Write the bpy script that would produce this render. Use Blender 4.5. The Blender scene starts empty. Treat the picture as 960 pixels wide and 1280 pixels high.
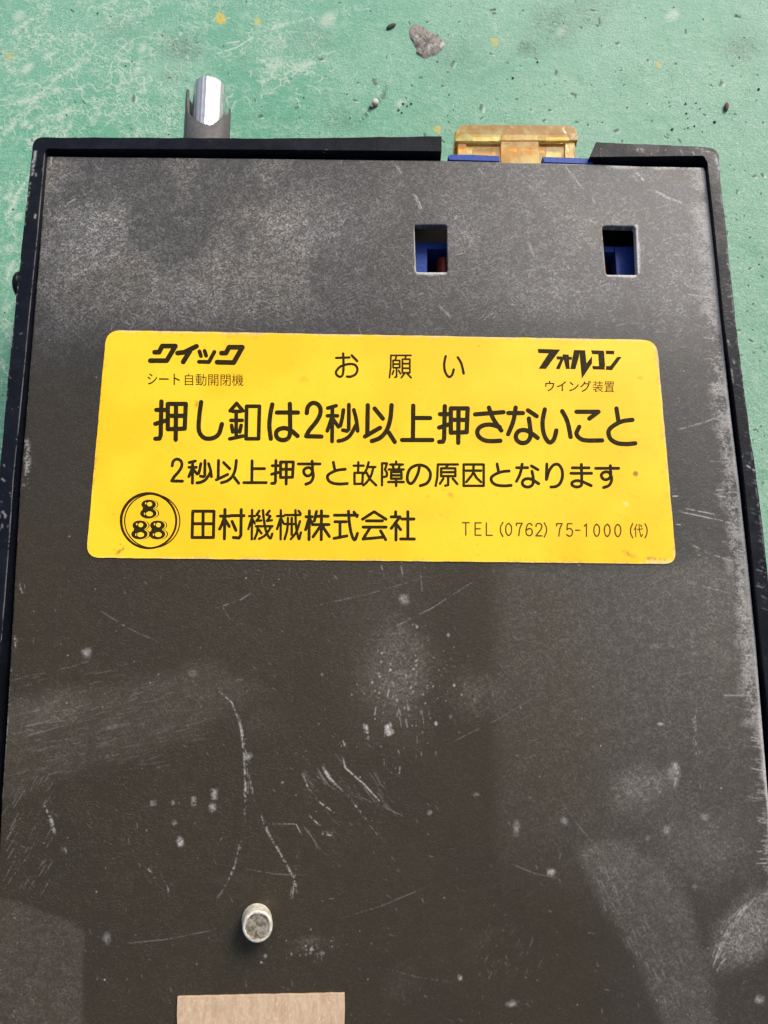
import bpy, bmesh, math, random
import numpy as np
from mathutils import Vector, Matrix

# ------------------------------------------------------------------ camera, light, exposure
random.seed(7); RNG = np.random.default_rng(11)
S = bpy.context.scene
COL = S.collection
MM = 0.001
F = 961.0                      # focal length in photo pixels (960 x 1280)
ZP = 28.0                      # height of the cover panel above the floor, mm
DIST = 120.0                   # camera to panel along the view axis, mm
yv = np.array([-20.0, 4340.0, -F]); yv /= np.linalg.norm(yv)
xv = np.array([1.0, 20.0/4340.0, 0.0]); xv /= np.linalg.norm(xv)
zv = np.cross(xv, yv)
RW = np.array([xv, yv, zv])    # world <- camera
back = RW @ np.array([0, 0, 1.0])
CAM = np.array([0, 0, ZP]) + DIST * back

def P(u, v, z=ZP):
    """the point (mm) at height z on the sight line of a photo pixel"""
    d = RW @ np.array([(u-480)/F, -(v-640)/F, -1.0])
    t = (z - CAM[2]) / d[2]
    p = CAM + t * d
    return (float(p[0]), float(p[1]), float(z))

def to_px(x, y, z):
    dx, dy, dz = x-CAM[0], y-CAM[1], z-CAM[2]
    c = [RW[0, k]*dx + RW[1, k]*dy + RW[2, k]*dz for k in range(3)]
    return 480 + F*c[0]/(-c[2]), 640 - F*c[1]/(-c[2])

cam_data = bpy.data.cameras.new('camera')
cam = bpy.data.objects.new('camera', cam_data); COL.objects.link(cam)
cam_data.sensor_fit = 'AUTO'; cam_data.sensor_width = 36.0
cam_data.lens = 36.0 * F / 1280.0
cam_data.clip_start = 0.002; cam_data.clip_end = 50.0
m = Matrix([[RW[0, 0], RW[0, 1], RW[0, 2], CAM[0]*MM], [RW[1, 0], RW[1, 1], RW[1, 2], CAM[1]*MM],
            [RW[2, 0], RW[2, 1], RW[2, 2], CAM[2]*MM], [0, 0, 0, 1]])
cam.matrix_world = m
S.camera = cam

SUN_EL, SUN_AZ = math.radians(42), math.radians(34)     # azimuth from +Y towards +X
world = bpy.data.worlds.new('World'); S.world = world; world.use_nodes = True
nt = world.node_tree
bg = nt.nodes['Background']
sky = nt.nodes.new('ShaderNodeTexSky'); sky.sky_type = 'NISHITA'; sky.sun_disc = False
sky.sun_elevation = SUN_EL; sky.sun_rotation = SUN_AZ
sky.air_density = 1.0; sky.dust_density = 6.0; sky.ozone_density = 0.6
nt.links.new(sky.outputs[0], bg.inputs[0]); bg.inputs[1].default_value = 0.13
sun_d = bpy.data.lights.new('sun', 'SUN'); sun_d.energy = 1.9; sun_d.angle = math.radians(20); sun_d.color = (1.0, 0.97, 0.93)
sun = bpy.data.objects.new('sun', sun_d); COL.objects.link(sun)
sdir = Vector((math.sin(SUN_AZ)*math.cos(SUN_EL), math.cos(SUN_AZ)*math.cos(SUN_EL), math.sin(SUN_EL)))
sun.rotation_euler = sdir.to_track_quat('Z', 'Y').to_euler()
sun.location = sdir * 2
S.view_settings.view_transform = 'Standard'; S.view_settings.look = 'None'
S.view_settings.exposure = 0.35; S.view_settings.gamma = 1.0
S.view_settings.use_curve_mapping = False

# ------------------------------------------------------------------ helpers
def tag(o, label=None, cat=None, group=None, kind=None):
    if label: o['label'] = label
    if cat: o['category'] = cat
    if group: o['group'] = group
    if kind: o['kind'] = kind
    return o

def empty(name, loc=(0, 0, 0)):
    o = bpy.data.objects.new(name, None); o.empty_display_size = 0.01
    COL.objects.link(o); o.location = Vector(loc) * MM
    return o

def world_loc(o):
    v = Vector(o.location)
    while o.parent: o = o.parent; v = v + Vector(o.location)
    return v

def finish(name, bm, mat, parent=None, smooth=False, bevel=0, seg=2, angle=40):
    """bm is in world mm; links ONE mesh object; its origin is its own centre"""
    if len(bm.verts):
        xs = [v.co.x for v in bm.verts]; ys = [v.co.y for v in bm.verts]; zs = [v.co.z for v in bm.verts]
        c = Vector(((min(xs)+max(xs))/2, (min(ys)+max(ys))/2, min(zs)))
    else: c = Vector()
    for v in bm.verts: v.co = (v.co - c) * MM
    me = bpy.data.meshes.new(name); bm.to_mesh(me); bm.free()
    o = bpy.data.objects.new(name, me); COL.objects.link(o)
    c = c * MM
    if parent:
        o.parent = parent; o.location = c - world_loc(parent)
    else: o.location = c
    me.materials.append(mat)
    if smooth:
        me.polygons.foreach_set('use_smooth', [True]*len(me.polygons))
        try: me.set_sharp_from_angle(angle=math.radians(angle))
        except Exception: pass
    if bevel:
        b = o.modifiers.new('bevel', 'BEVEL'); b.width = bevel*MM; b.segments = seg; b.limit_method = 'ANGLE'
        b.angle_limit = math.radians(35); b.harden_normals = False
    return o

def prism(bm, pts, z0, z1, fill=False):
    """pts: list of (x, y) mm, counter-clockwise"""
    a = 0
    for i in range(len(pts)):
        x0, y0 = pts[i][:2]; x1, y1 = pts[(i+1) % len(pts)][:2]
        a += x0*y1 - x1*y0
    if a < 0: pts = pts[::-1]
    lo = [bm.verts.new((p[0], p[1], z0)) for p in pts]
    hi = [bm.verts.new((p[0], p[1], z1)) for p in pts]
    n = len(pts)
    if fill:
        for row, nz in ((hi, 1), (lo, -1)):
            es = [bm.edges.new((row[i], row[(i+1) % n])) for i in range(n)]
            bmesh.ops.triangle_fill(bm, use_beauty=False, edges=es, normal=(0, 0, nz))
    else:
        bm.faces.new(hi); bm.faces.new(lo[::-1])
    for i in range(n):
        j = (i+1) % n
        bm.faces.new((lo[i], lo[j], hi[j], hi[i]))
    if fill: bmesh.ops.recalc_face_normals(bm, faces=bm.faces)

def round_poly(pts, r, seg=6):
    """round the corners of a polygon; r one radius or a list"""
    out = []; n = len(pts)
    for i in range(n):
        p = Vector(pts[i][:2]); a = Vector(pts[i-1][:2]); b = Vector(pts[(i+1) % n][:2])
        rr = r[i] if isinstance(r, (list, tuple)) else r
        if rr <= 0: out.append(tuple(p)); continue
        da = (a-p).normalized(); db = (b-p).normalized()
        ang = da.angle(db); t = rr / math.tan(ang/2)
        t = min(t, (a-p).length*0.49, (b-p).length*0.49)
        s, e = p+da*t, p+db*t
        for k in range(seg+1):
            w = k/seg
            out.append(tuple(s*(1-w)**2 + p*2*w*(1-w) + e*w*w))
    return out

def box(bm, x0, x1, y0, y1, z0, z1):
    prism(bm, [(x0, y0), (x1, y0), (x1, y1), (x0, y1)], z0, z1)

# ---- numpy noise for the wear maps
def vnoise(shape, cell, seed=0, angle_stretch=None):
    r = np.random.default_rng(seed)
    h, w = shape
    cy, cx = (cell, cell) if np.isscalar(cell) else cell
    gh, gw = int(h/cy)+3, int(w/cx)+3
    g = r.random((gh, gw)).astype(np.float32)
    y = np.arange(h, dtype=np.float32)/cy; x = np.arange(w, dtype=np.float32)/cx
    yi = y.astype(int); xi = x.astype(int)
    fy = y-yi; fx = x-xi
    fy = (fy*fy*(3-2*fy))[:, None]; fx = (fx*fx*(3-2*fx))[None, :]
    a = g[yi][:, xi]; b = g[yi][:, xi+1]; c = g[yi+1][:, xi]; d = g[yi+1][:, xi+1]
    return (a*(1-fx)+b*fx)*(1-fy) + (c*(1-fx)+d*fx)*fy

def fbm(shape, cell, octs=4, seed=0):
    out = np.zeros(shape, np.float32); amp = 1; tot = 0
    for k in range(octs):
        c = cell/(2**k)
        if c < 1: break
        out += amp*vnoise(shape, c, seed*31+k); tot += amp; amp *= 0.55
    return out/tot

def sstep(a, b, x):
    t = np.clip((x-a)/(b-a), 0, 1); return t*t*(3-2*t)

class Map:
    """an RGBA wear map laid over a horizontal rectangle (mm) at height z, computed from noise and strokes"""
    def __init__(self, x0, x1, y0, y1, z, res):
        self.b = (x0, x1, y0, y1); self.res = res; self.z = z
        self.w = int((x1-x0)*res); self.h = int((y1-y0)*res)
        X = x0 + (np.arange(self.w, dtype=np.float32)+.5)/res
        Y = y0 + (np.arange(self.h, dtype=np.float32)+.5)/res
        X, Y = np.meshgrid(X, Y)
        self.U, self.V = to_px(X, Y, z)
        self.U = self.U.astype(np.float32); self.V = self.V.astype(np.float32)
        self.c = [np.zeros((self.h, self.w), np.float32) for _ in range(3)]
        self.shape = (self.h, self.w)
        self.n5 = vnoise(self.shape, 1.7, 301)*.55+vnoise(self.shape, 3.1, 302)*.45; self.n6 = fbm(self.shape, 26, 3, 303); self.n1 = fbm(self.shape, 10, 3, 91); self.n2 = fbm(self.shape, 60, 4, 17); self.n3 = RNG.random(self.shape).astype(np.float32)
    def window(self, u0, v0, u1, v1):
        pts = [P(u, v, self.z) for u in (u0, u1) for v in (v0, v1)]
        x0, x1, y0, y1 = self.b
        i0 = int((min(p[0] for p in pts)-x0)*self.res)-2; i1 = int((max(p[0] for p in pts)-x0)*self.res)+3
        j0 = int((min(p[1] for p in pts)-y0)*self.res)-2; j1 = int((max(p[1] for p in pts)-y0)*self.res)+3
        i0, j0 = max(i0, 0), max(j0, 0); i1, j1 = min(i1, self.w), min(j1, self.h)
        return (slice(j0, max(j1, j0)), slice(i0, max(i1, i0)))
    def stroke(self, ch, pts, w, s=1.0, rough=0.5, fade=0.0):
        us = [p[0] for p in pts]; vs = [p[1] for p in pts]
        sl = self.window(min(us)-w*2, min(vs)-w*2, max(us)+w*2, max(vs)+w*2)
        U, V = self.U[sl], self.V[sl]
        if U.size == 0: return
        d = np.full(U.shape, 1e9, np.float32)
        L = sum(math.dist(pts[i], pts[i+1]) for i in range(len(pts)-1)) + 1e-6; acc = 0
        tt = np.zeros_like(d)
        for i in range(len(pts)-1):
            ax, ay = pts[i]; bx, by = pts[i+1]; l2 = (bx-ax)**2+(by-ay)**2+1e-9
            t = np.clip(((U-ax)*(bx-ax)+(V-ay)*(by-ay))/l2, 0, 1)
            q = np.hypot(U-ax-t*(bx-ax), V-ay-t*(by-ay))
            mm_ = q < d
            tt = np.where(mm_, (acc+t*math.sqrt(l2))/L, tt); d = np.minimum(d, q); acc += math.sqrt(l2)
        wid = w*0.5*(0.3+1.4*self.n6[sl]**1.2)
        a = np.clip(1.2-d/np.maximum(wid, .3), 0, 1)
        if rough: a = a*np.clip((self.n5[sl]*1.0+self.n6[sl]*0.9-.60-rough*.58)*4.0+0.25, 0, 1)
        if fade: a = a*np.clip(np.minimum(tt, 1-tt)/fade, 0, 1)
        self.c[ch][sl] = np.maximum(self.c[ch][sl], a*s)
    def blob(self, ch, u, v, ru, rv, s=1.0, ang=0.0, soft=0.6, grit=0.5, op='max'):
        R = max(ru, rv)*1.4
        sl = self.window(u-R, v-R, u+R, v+R)
        U, V = self.U[sl]-u, self.V[sl]-v
        if U.size == 0: return
        ca, sa = math.cos(math.radians(ang)), math.sin(math.radians(ang))
        x = (U*ca+V*sa)/ru; y = (-U*sa+V*ca)/rv
        r = np.hypot(x, y)*((0.72+0.56*self.n2[sl]) if R > 18 else (0.45+1.0*self.n1[sl]))
        r = r*(1+.0*r)
        a = 1-sstep(1-soft, 1.0, r)
        if grit: a = a*((1-grit)+grit*2*np.clip(self.n6[sl]*.5+self.n5[sl]*1.3-0.45, 0, 1))
        self.c[ch][sl] = np.maximum(self.c[ch][sl], a*s) if op == 'max' else self.c[ch][sl] + a*s
    def poly(self, ch, pts, s=1.0, soft=6.0, grit=0.4, op='add', warp=6.0):
        """soft-edged polygon in photo pixels"""
        us = [p[0] for p in pts]; vs = [p[1] for p in pts]
        sl = self.window(min(us)-soft*2, min(vs)-soft*2, max(us)+soft*2, max(vs)+soft*2)
        U, V = self.U[sl]+(self.n2[sl]-.5)*warp*2, self.V[sl]+(self.n2[sl][::-1]-.5)*warp*2
        if U.size == 0: return
        ins = np.zeros(U.shape, bool); d = np.full(U.shape, 1e9, np.float32)
        for i in range(len(pts)):
            ax, ay = pts[i]; bx, by = pts[(i+1) % len(pts)]
            l2 = (bx-ax)**2+(by-ay)**2+1e-9
            t = np.clip(((U-ax)*(bx-ax)+(V-ay)*(by-ay))/l2, 0, 1)
            d = np.minimum(d, np.hypot(U-ax-t*(bx-ax), V-ay-t*(by-ay)))
            if ay != by:
                c = ((ay > V) != (by > V)) & (U < (bx-ax)*(V-ay)/(by-ay)+ax)
                ins ^= c
        sd = np.where(ins, d, -d)
        a = sstep(-soft, soft, sd)
        if grit: a = a*((1-grit)+grit*2*np.clip(self.n1[sl]*.5+self.n3[sl]*.5-0.1, 0, 1))
        self.c[ch][sl] = np.maximum(self.c[ch][sl], a*s) if op == 'max' else self.c[ch][sl] + a*s
    def image(self, name):
        im = bpy.data.images.new(name, self.w, self.h, alpha=False, float_buffer=False)
        im.colorspace_settings.name = 'Non-Color'
        px = np.ones((self.h, self.w, 4), np.float32)
        for k in range(3): px[..., k] = np.clip(self.c[k], 0, 1)
        im.pixels.foreach_set(px.ravel()); im.update(); im.pack()
        return im
    def uv(self, o):
        """UVs of an object's mesh over this map"""
        me = o.data; lay = me.uv_layers.new(name='map')
        off = world_loc(o)/MM
        x0, x1, y0, y1 = self.b
        co = np.empty(len(me.vertices)*3, np.float32); me.vertices.foreach_get('co', co); co = co.reshape(-1, 3)/MM
        vi = np.empty(len(me.loops), np.int32); me.loops.foreach_get('vertex_index', vi)
        u = (co[vi, 0]+off.x-x0)/(x1-x0); v = (co[vi, 1]+off.y-y0)/(y1-y0)
        lay.data.foreach_set('uv', np.stack([u, v], 1).astype(np.float32).ravel())

# ---- shader node helper
class NT:
    def __init__(self, name):
        self.m = bpy.data.materials.new(name); self.m.use_nodes = True
        self.t = self.m.node_tree; self.b = self.t.nodes['Principled BSDF']
        self.co = self.t.nodes.new('ShaderNodeTexCoord').outputs['Object']
    def n(self, typ, **k):
        nd = self.t.nodes.new(typ)
        for a, v in k.items(): setattr(nd, a, v)
        return nd
    def link(self, a, b): self.t.links.new(a, b)
    def val(self, sock, v):
        if hasattr(v, 'is_linked') or isinstance(v, bpy.types.NodeSocket): self.link(v, sock)
        else: sock.default_value = v
    def scaled(self, s, rot=(0, 0, 0)):
        r0 = self.n('ShaderNodeMapping'); self.link(self.co, r0.inputs[0]); r0.inputs['Rotation'].default_value = rot
        mp = self.n('ShaderNodeMapping'); self.link(r0.outputs[0], mp.inputs[0])
        mp.inputs['Scale'].default_value = s
        return mp.outputs[0]
    def noise(self, scale, detail=4, rough=0.6, vec=None, dist=0.0):
        nd = self.n('ShaderNodeTexNoise'); self.link(vec or self.co, nd.inputs['Vector'])
        nd.inputs['Scale'].default_value = scale; nd.inputs['Detail'].default_value = detail
        nd.inputs['Roughness'].default_value = rough; nd.inputs['Distortion'].default_value = dist
        return nd.outputs['Fac']
    def voro(self, scale, feature='DISTANCE_TO_EDGE', vec=None, rand=1.0):
        nd = self.n('ShaderNodeTexVoronoi', feature=feature); self.link(vec or self.co, nd.inputs['Vector'])
        nd.inputs['Scale'].default_value = scale; nd.inputs['Randomness'].default_value = rand
        return nd.outputs['Distance']
    def cells(self, scale, vec=None):
        nd = self.n('ShaderNodeTexVoronoi', feature='F1'); self.link(vec or self.co, nd.inputs['Vector'])
        nd.inputs['Scale'].default_value = scale
        sp = self.n('ShaderNodeSeparateColor'); self.link(nd.outputs['Color'], sp.inputs[0])
        return sp.outputs[0]
    def ramp(self, x, a, b, lo=0.0, hi=1.0):
        nd = self.n('ShaderNodeMapRange', interpolation_type='SMOOTHSTEP')
        self.val(nd.inputs[0], x); nd.inputs[1].default_value = a; nd.inputs[2].default_value = b
        nd.inputs[3].default_value = lo; nd.inputs[4].default_value = hi
        return nd.outputs[0]
    def math(self, op, a, b=0.0, clamp=False):
        nd = self.n('ShaderNodeMath', operation=op, use_clamp=clamp)
        self.val(nd.inputs[0], a); self.val(nd.inputs[1], b)
        return nd.outputs[0]
    def mix(self, f, a, b):
        nd = self.n('ShaderNodeMix', data_type='RGBA')
        self.val(nd.inputs[0], f)
        for s, v in ((nd.inputs[6], a), (nd.inputs[7], b)):
            if isinstance(v, tuple): s.default_value = (*v[:3], 1)
            else: self.link(v, s)
        return nd.outputs[2]
    def tex(self, im, ext='CLIP'):
        uv = self.n('ShaderNodeUVMap'); uv.uv_map = 'map'
        t = self.n('ShaderNodeTexImage', image=im, extension=ext, interpolation='Cubic'); self.link(uv.outputs[0], t.inputs[0])
        sp = self.n('ShaderNodeSeparateColor'); self.link(t.outputs[0], sp.inputs[0])
        return sp.outputs
    def bump(self, h, strength=0.3, dist=0.0001, normal=None):
        nd = self.n('ShaderNodeBump'); self.val(nd.inputs['Height'], h)
        nd.inputs['Strength'].default_value = strength; nd.inputs['Distance'].default_value = dist
        if normal: self.link(normal, nd.inputs['Normal'])
        return nd.outputs[0]
    def out(self, color=None, rough=None, metal=None, normal=None, **k):
        b = self.b.inputs
        if color is not None:
            if isinstance(color, tuple): b['Base Color'].default_value = (*color[:3], 1)
            else: self.link(color, b['Base Color'])
        if rough is not None: self.val(b['Roughness'], rough)
        if metal is not None: self.val(b['Metallic'], metal)
        if normal is not None: self.link(normal, b['Normal'])
        for a, v in k.items(): self.val(b[a.replace('_', ' ')], v)
        return self.m

# ------------------------------------------------------------------ the floor
fm = Map(-175, 175, -60, 215, 0.0, 7.0)
U, V = fm.U, fm.V
# R: pale crackle / chalk and painted pit highlights, G: dirt and painted pebble shadow, B: yellow paint spots
left = 1-sstep(80, 520, U+(fm.n2-.5)*260)
dens = np.clip(left*1.05 + 0.30*sstep(.5, .7, fm.n2), 0, 1)
fm.c[0] = np.zeros(fm.shape, np.float32)
def ridges(cell, seed, width):
    wx = (fbm(fm.shape, cell*.8, 3, seed+5)-.5)
    n = fbm(fm.shape, cell, 3, seed) + wx*0.25
    return np.clip(1-np.abs(n-.5)/width, 0, 1)
fine = np.maximum(ridges(15, 3, .035), ridges(10, 8, .04))
wide = ridges(46, 21, .022)*sstep(.42, .6, fbm(fm.shape, 30, 2, 5))
fm.c[0] += fine*dens*sstep(.38, .62, fbm(fm.shape, 42, 3, 4))*0.75
fm.c[0] = np.maximum(fm.c[0], wide*dens*0.7)
diag = [[(0, 175), (45, 120), (70, 98), (110, 78)], [(0, 290), (25, 240), (50, 200), (80, 165), (100, 140)], [(35, 160), (60, 145), (85, 140)],
        [(5, 78), (20, 100), (22, 112)], [(60, 70), (95, 50), (130, 30)], [(100, 168), (118, 145), (125, 140)], [(15, 42), (35, 28), (60, 10)],
        [(0, 135), (40, 125), (60, 110)], [(340, 30), (352, 60), (340, 95)], [(330, 100), (370, 88), (390, 76)], [(322, 45), (360, 28), (375, 25)],
        [(10, 270), (22, 300)], [(5, 350), (18, 330)], [(2, 410), (16, 425)], [(0, 440), (10, 470)]]
for d in diag:
    d = [(a+RNG.uniform(-3, 3), b+RNG.uniform(-3, 3)) for a, b in d]
    fm.stroke(0, d, 7, .75, rough=.55); fm.stroke(0, d, 13, .55, rough=.95)
for u, v, r in [(30, 155, 8), (75, 148, 10), (10, 245, 10), (35, 85, 12), (178, 60, 10), (172, 87, 8), (24, 20, 14), (70, 113, 8), (12, 310, 12), (24, 270, 9),
                (84, 140, 9), (8, 385, 9), (345, 80, 16), (410, 25, 16), (500, 130, 9), (840, 20, 14), (700, 40, 12)]:
    fm.blob(0, u, v, r, r*.7, .6, ang=-40, soft=.8)
fm.stroke(0, [(272, 67), (295, 60), (316, 47)], 2.5, 1.0, rough=0.1)
fm.stroke(0, [(282, 54), (300, 52)], 1.5, .8, rough=0.1)
for k in range(150):
    u, v = (RNG.normal(350, 34), RNG.normal(68, 26)) if k < 80 else (RNG.uniform(0, 300), RNG.uniform(0, 170)); a = RNG.uniform(0, 6.3); l = RNG.uniform(2, 6); q = [(u, v)]
    for j in range(4):
        a += RNG.normal(0, .9); u += l*math.cos(a); v += l*math.sin(a); q.append((u, v))
    fm.stroke(0, q, 1.8, .75, rough=.3)
for u, v, r, s in [(225, 62, 46, .45), (215, 98, 22, .35), (660, 60, 26, .6), (690, 30, 60, .4), (385, 50, 50, .25), (735, 15, 55, .3), (925, 60, 45, .35), (8, 585, 26, .7),
                   (430, 150, 40, .3), (575, 75, 60, .2), (150, 40, 40, .2)]:
    fm.blob(1, u, v, r, r*.7, s, soft=.95, grit=.7)
fm.stroke(1, [(486, 103), (478, 122), (462, 138), (440, 165)], 7, .9, rough=.25, fade=.2)  # pebble's trailing shadow painted in, along a thread-like mark
for u, v, r, s in [(276, 24, 8, 1), (322, 27, 5, .9), (619, 52, 6, .8), (547, 162, 5, 1), (823, 81, 4, .7), (12, 70, 6, .4)]:
    fm.blob(2, u, v, r, r*1.2, s, soft=.6, grit=.4)
for k in range(900):
    u, v = RNG.uniform(0, 980), RNG.uniform(-10, 760)
    if RNG.random() > .35+.65*(u/960): continue
    r = RNG.uniform(.7, 1.3)+RNG.exponential(.5)
    a = RNG.uniform(0, 6.3); l = r*RNG.uniform(.2, 2.4)
    fm.stroke(1, [(u, v), (u+l*math.cos(a), v+l*math.sin(a))], r*1.9, 1.1, .0)
    if RNG.random() < .5: fm.stroke(0, [(u+r*1.3, v+r), (u+r*1.3+l*math.cos(a), v+r+l*math.sin(a))], r*1.3, .8, .1)  # pale highlight painted on one side of the pit
floor_img = fm.image('floor_wear_shading')

k = NT('painted_floor')
R_, G_, B_ = k.tex(floor_img)[:3]
big = k.noise(9, 5, .6); mid = k.noise(120, 5, .65); fin = k.noise(1400, 4, .7); grain = k.noise(420, 6, .75)
sep = k.n('ShaderNodeSeparateXYZ'); k.link(k.co, sep.inputs[0])
base = k.mix(k.ramp(big, .35, .65), (0.055, 0.270, 0.165), (0.100, 0.315, 0.205))
base = k.mix(k.ramp(sep.outputs[0], -.03, .07), base, (0.170, 0.345, 0.245))
base = k.mix(k.math('MULTIPLY', k.ramp(grain, .48, .70), .55), base, (0.34, 0.47, 0.38))
base = k.mix(k.math('MULTIPLY', k.ramp(mid, .52, .72), .45), base, (0.060, 0.215, 0.125))
base = k.mix(k.ramp(k.noise(34, 5, .65), .50, .66, 0, .4), base, (0.26, 0.43, 0.33))
base = k.mix(k.ramp(sep.outputs[1], .06, .13, 0, .30), base, (0.27, 0.46, 0.36))
base = k.mix(k.math('MULTIPLY', k.ramp(fin, .56, .74), .4), base, (0.42, 0.52, 0.45))
base = k.mix(k.math('MULTIPLY', k.ramp(fin, .44, .30), .5), base, (0.05, 0.15, 0.095))
micro = k.noise(2600, 3, .8)
base = k.mix(k.math('MULTIPLY', k.ramp(micro, .50, .66), k.ramp(k.noise(45, 3, .6), .38, .62, .12, .85)), base, (0.42, 0.53, 0.45))
base = k.mix(k.ramp(micro, .42, .30, 0, .55), base, (0.055, 0.17, 0.11))
base = k.mix(k.math('MULTIPLY', R_, .9), base, (0.50, 0.57, 0.48))
base = k.mix(k.math('MULTIPLY', G_, .75, True), base, (0.055, 0.075, 0.06))
base = k.mix(k.math('MULTIPLY', B_, .8), base, (0.55, 0.42, 0.06))
h = k.math('ADD', k.math('MULTIPLY', fin, .6), k.math('MULTIPLY', grain, 1.0))
h = k.math('SUBTRACT', h, k.math('MULTIPLY', G_, .6))
h = k.math('ADD', h, k.math('MULTIPLY', R_, .25))
M_floor = k.out(base, .62, 0, k.bump(h, .55, .00050), Specular_IOR_Level=.25)

bm = bmesh.new()
g = [-4000, -1000, -175, -60, 60, 175, 1000, 4000]; gy = [-4000, -1000, -60, 20, 120, 215, 1000, 4000]
vs = [[bm.verts.new((x, y, 0)) for x in g] for y in gy]
for j in range(len(gy)-1):
    for i in range(len(g)-1):
        bm.faces.new((vs[j][i], vs[j][i+1], vs[j+1][i+1], vs[j+1][i]))
floor = finish('floor', bm, M_floor); fm.uv(floor)
tag(floor, kind='structure')

# ------------------------------------------------------------------ materials of the box
# wear and painted sheen of the cover: R = dusty grey scuffing plus reflections, G = bright scratches plus window highlights, B = brown grime
PT = [(57, 197), (882, 209)]
pm_x0, pm_x1 = -75.0, 75.0
pm = Map(pm_x0, pm_x1, -115, 62, ZP, 11.0)
U, V = pm.U, pm.V
n2, n1, n3 = pm.n2, pm.n1, pm.n3
n4 = fbm(pm.shape, 150, 4, 55)
w = pm.c[0]  # broad fields paint in soft reflections along with dust and scuffs
w += .46*(1-sstep(330, 480, V+(n4-.5)*120)) + .34*(sstep(.38, .66, n4)-.4)*(1-sstep(380, 470, V))  # lighter top: sky reflection painted in together with gritty dust
w += .30*sstep(480, 700, U)*(1-sstep(300, 460, V))
w += .20*(1-sstep(640, 900, V+(n4-.5)*200))*sstep(780, 900, U)
w += .26*sstep(600, 645, U+(V-700)*.02)*sstep(690, 720, V)*(1-sstep(1000, 1200, V))  # painted reflection with an upright edge, lighter to its right
w += .12*sstep(600, 900, U)*sstep(650, 720, V) + .06*sstep(640, 960, U)  # painted sheen over the right side
w += .10*(1-sstep(820, 1000, V))
pm.blob(0, 385, 275, 110, 60, .42, ang=10, soft=.95, op='add')
pm.blob(0, 110, 290, 60, 80, .36, ang=60, soft=.95, op='add')
pm.blob(0, 700, 370, 140, 50, .18, soft=.95, op='add')
pm.blob(0, 845, 350, 50, 110, .22, soft=.95, op='add')
pm.blob(0, 250, 370, 150, 45, .22, soft=.95, op='add')
pm.poly(0, [(-10, 880), (60, 868), (140, 860), (260, 830), (330, 860), (250, 915), (170, 948), (60, 985), (-10, 1010)], .24, soft=16, op='add')
pm.poly(0, [(-20, 1118), (40, 1132), (88, 1150), (106, 1165), (104, 1300), (-20, 1300)], .34, soft=5, op='add', warp=3)
pm.poly(0, [(720, 1060), (770, 1048), (830, 1080), (858, 1120), (880, 1200), (905, 1300), (835, 1300), (790, 1190), (745, 1120)], .30, soft=10, op='add')
pm.blob(0, 935, 1165, 50, 75, .75, ang=40, soft=.7, op='add')
pm.blob(0, 875, 1060, 90, 60, .22, soft=.95, op='add')
pm.blob(0, 500, 840, 70, 85, .38, soft=.95, grit=.9, op='add')
pm.blob(0, 590, 870, 45, 45, .3, soft=.95, grit=.9, op='add')
pm.blob(0, 800, 985, 60, 40, .35, soft=.9, grit=.8, op='add')
pm.blob(0, 842, 965, 9, 16, .8, ang=10, soft=.7, op='add')
pm.blob(0, 600, 1180, 45, 20, .22, ang=-50, soft=.9, grit=.9, op='add')
pm.blob(0, 500, 1230, 60, 50, .20, ang=-50, soft=.95, op='add')
pm.blob(0, 60, 885, 90, 40, .20, ang=-10, soft=.95, op='add')
pm.blob(0, 290, 1100, 60, 25, .15, ang=0, soft=.95, op='add')
pm.blob(0, 385, 1180, 55, 20, .30, ang=-10, soft=.95, grit=1, op='add')
pm.poly(0, [(430, 720), (520, 700), (540, 960), (440, 940)], .14, soft=40, op='add')
pm.blob(0, 330, 900, 60, 50, .12, soft=.95, op='add')
w[:] = np.clip(w-.07, 0, 1)**1.25*.98
# scratches (bright) traced where the photo has them
def SC(pts, wd=1.6, s=.9, rough=.45, fade=.12):
    if wd < 1.7 or wd > 7: pm.stroke(1, pts, wd, s, rough, fade); return
    pm.stroke(1, pts, wd*.72, s*.85, rough, fade)
    for q in range(2):
        ox, oy = RNG.normal(0, wd*.55), RNG.normal(0, wd*.4)
        pm.stroke(1, [(a+ox+RNG.normal(0, .6), b+oy) for a, b in pts], wd*.45, s*.55, rough+.12, fade)
SC([(268, 850), (275, 865), (290, 878), (298, 900)], 1.6, .6)
SC([(295, 885), (302, 915), (305, 945), (307, 985), (306, 1020), (301, 1050), (294, 1080), (283, 1105), (270, 1125)], 3.4, .8, .52)
SC([(310, 965), (320, 1005), (335, 1040), (352, 1070), (368, 1098), (374, 1125)], 2.8, .75, .5)
SC([(375, 1060), (370, 1085), (365, 1125)], 2.5, .6, .55)
SC([(378, 965), (385, 985), (400, 1003), (425, 1020)], 2.4, .8, .5)
SC([(402, 955), (412, 972), (435, 995), (455, 1020), (460, 1028)], 3.0, .95, .45)
SC([(428, 945), (432, 960), (455, 980), (478, 1005), (485, 1012)], 2.6, .9, .45)
SC([(430, 928), (433, 935)], 5, .9, .4); SC([(458, 905), (460, 925)], 5, .8, .45); SC([(484, 905), (488, 920)], 6, 1, .4)
SC([(380, 1000), (395, 1015)], 1.8, .8); SC([(385, 1018), (400, 1032)], 2, .9); SC([(402, 1042), (415, 1044)], 4, .8)
SC([(330, 1030), (370, 1030), (378, 1045)], 1.2, .5)
SC([(54, 1005), (62, 1020), (68, 1042)], 5, .85, .45); SC([(80, 1058), (84, 1068)], 4, .4, .6)
SC([(200, 1090), (210, 1110), (214, 1130)], 2, .5, .55); SC([(185, 1085), (188, 1090)], 3, .6)
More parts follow.
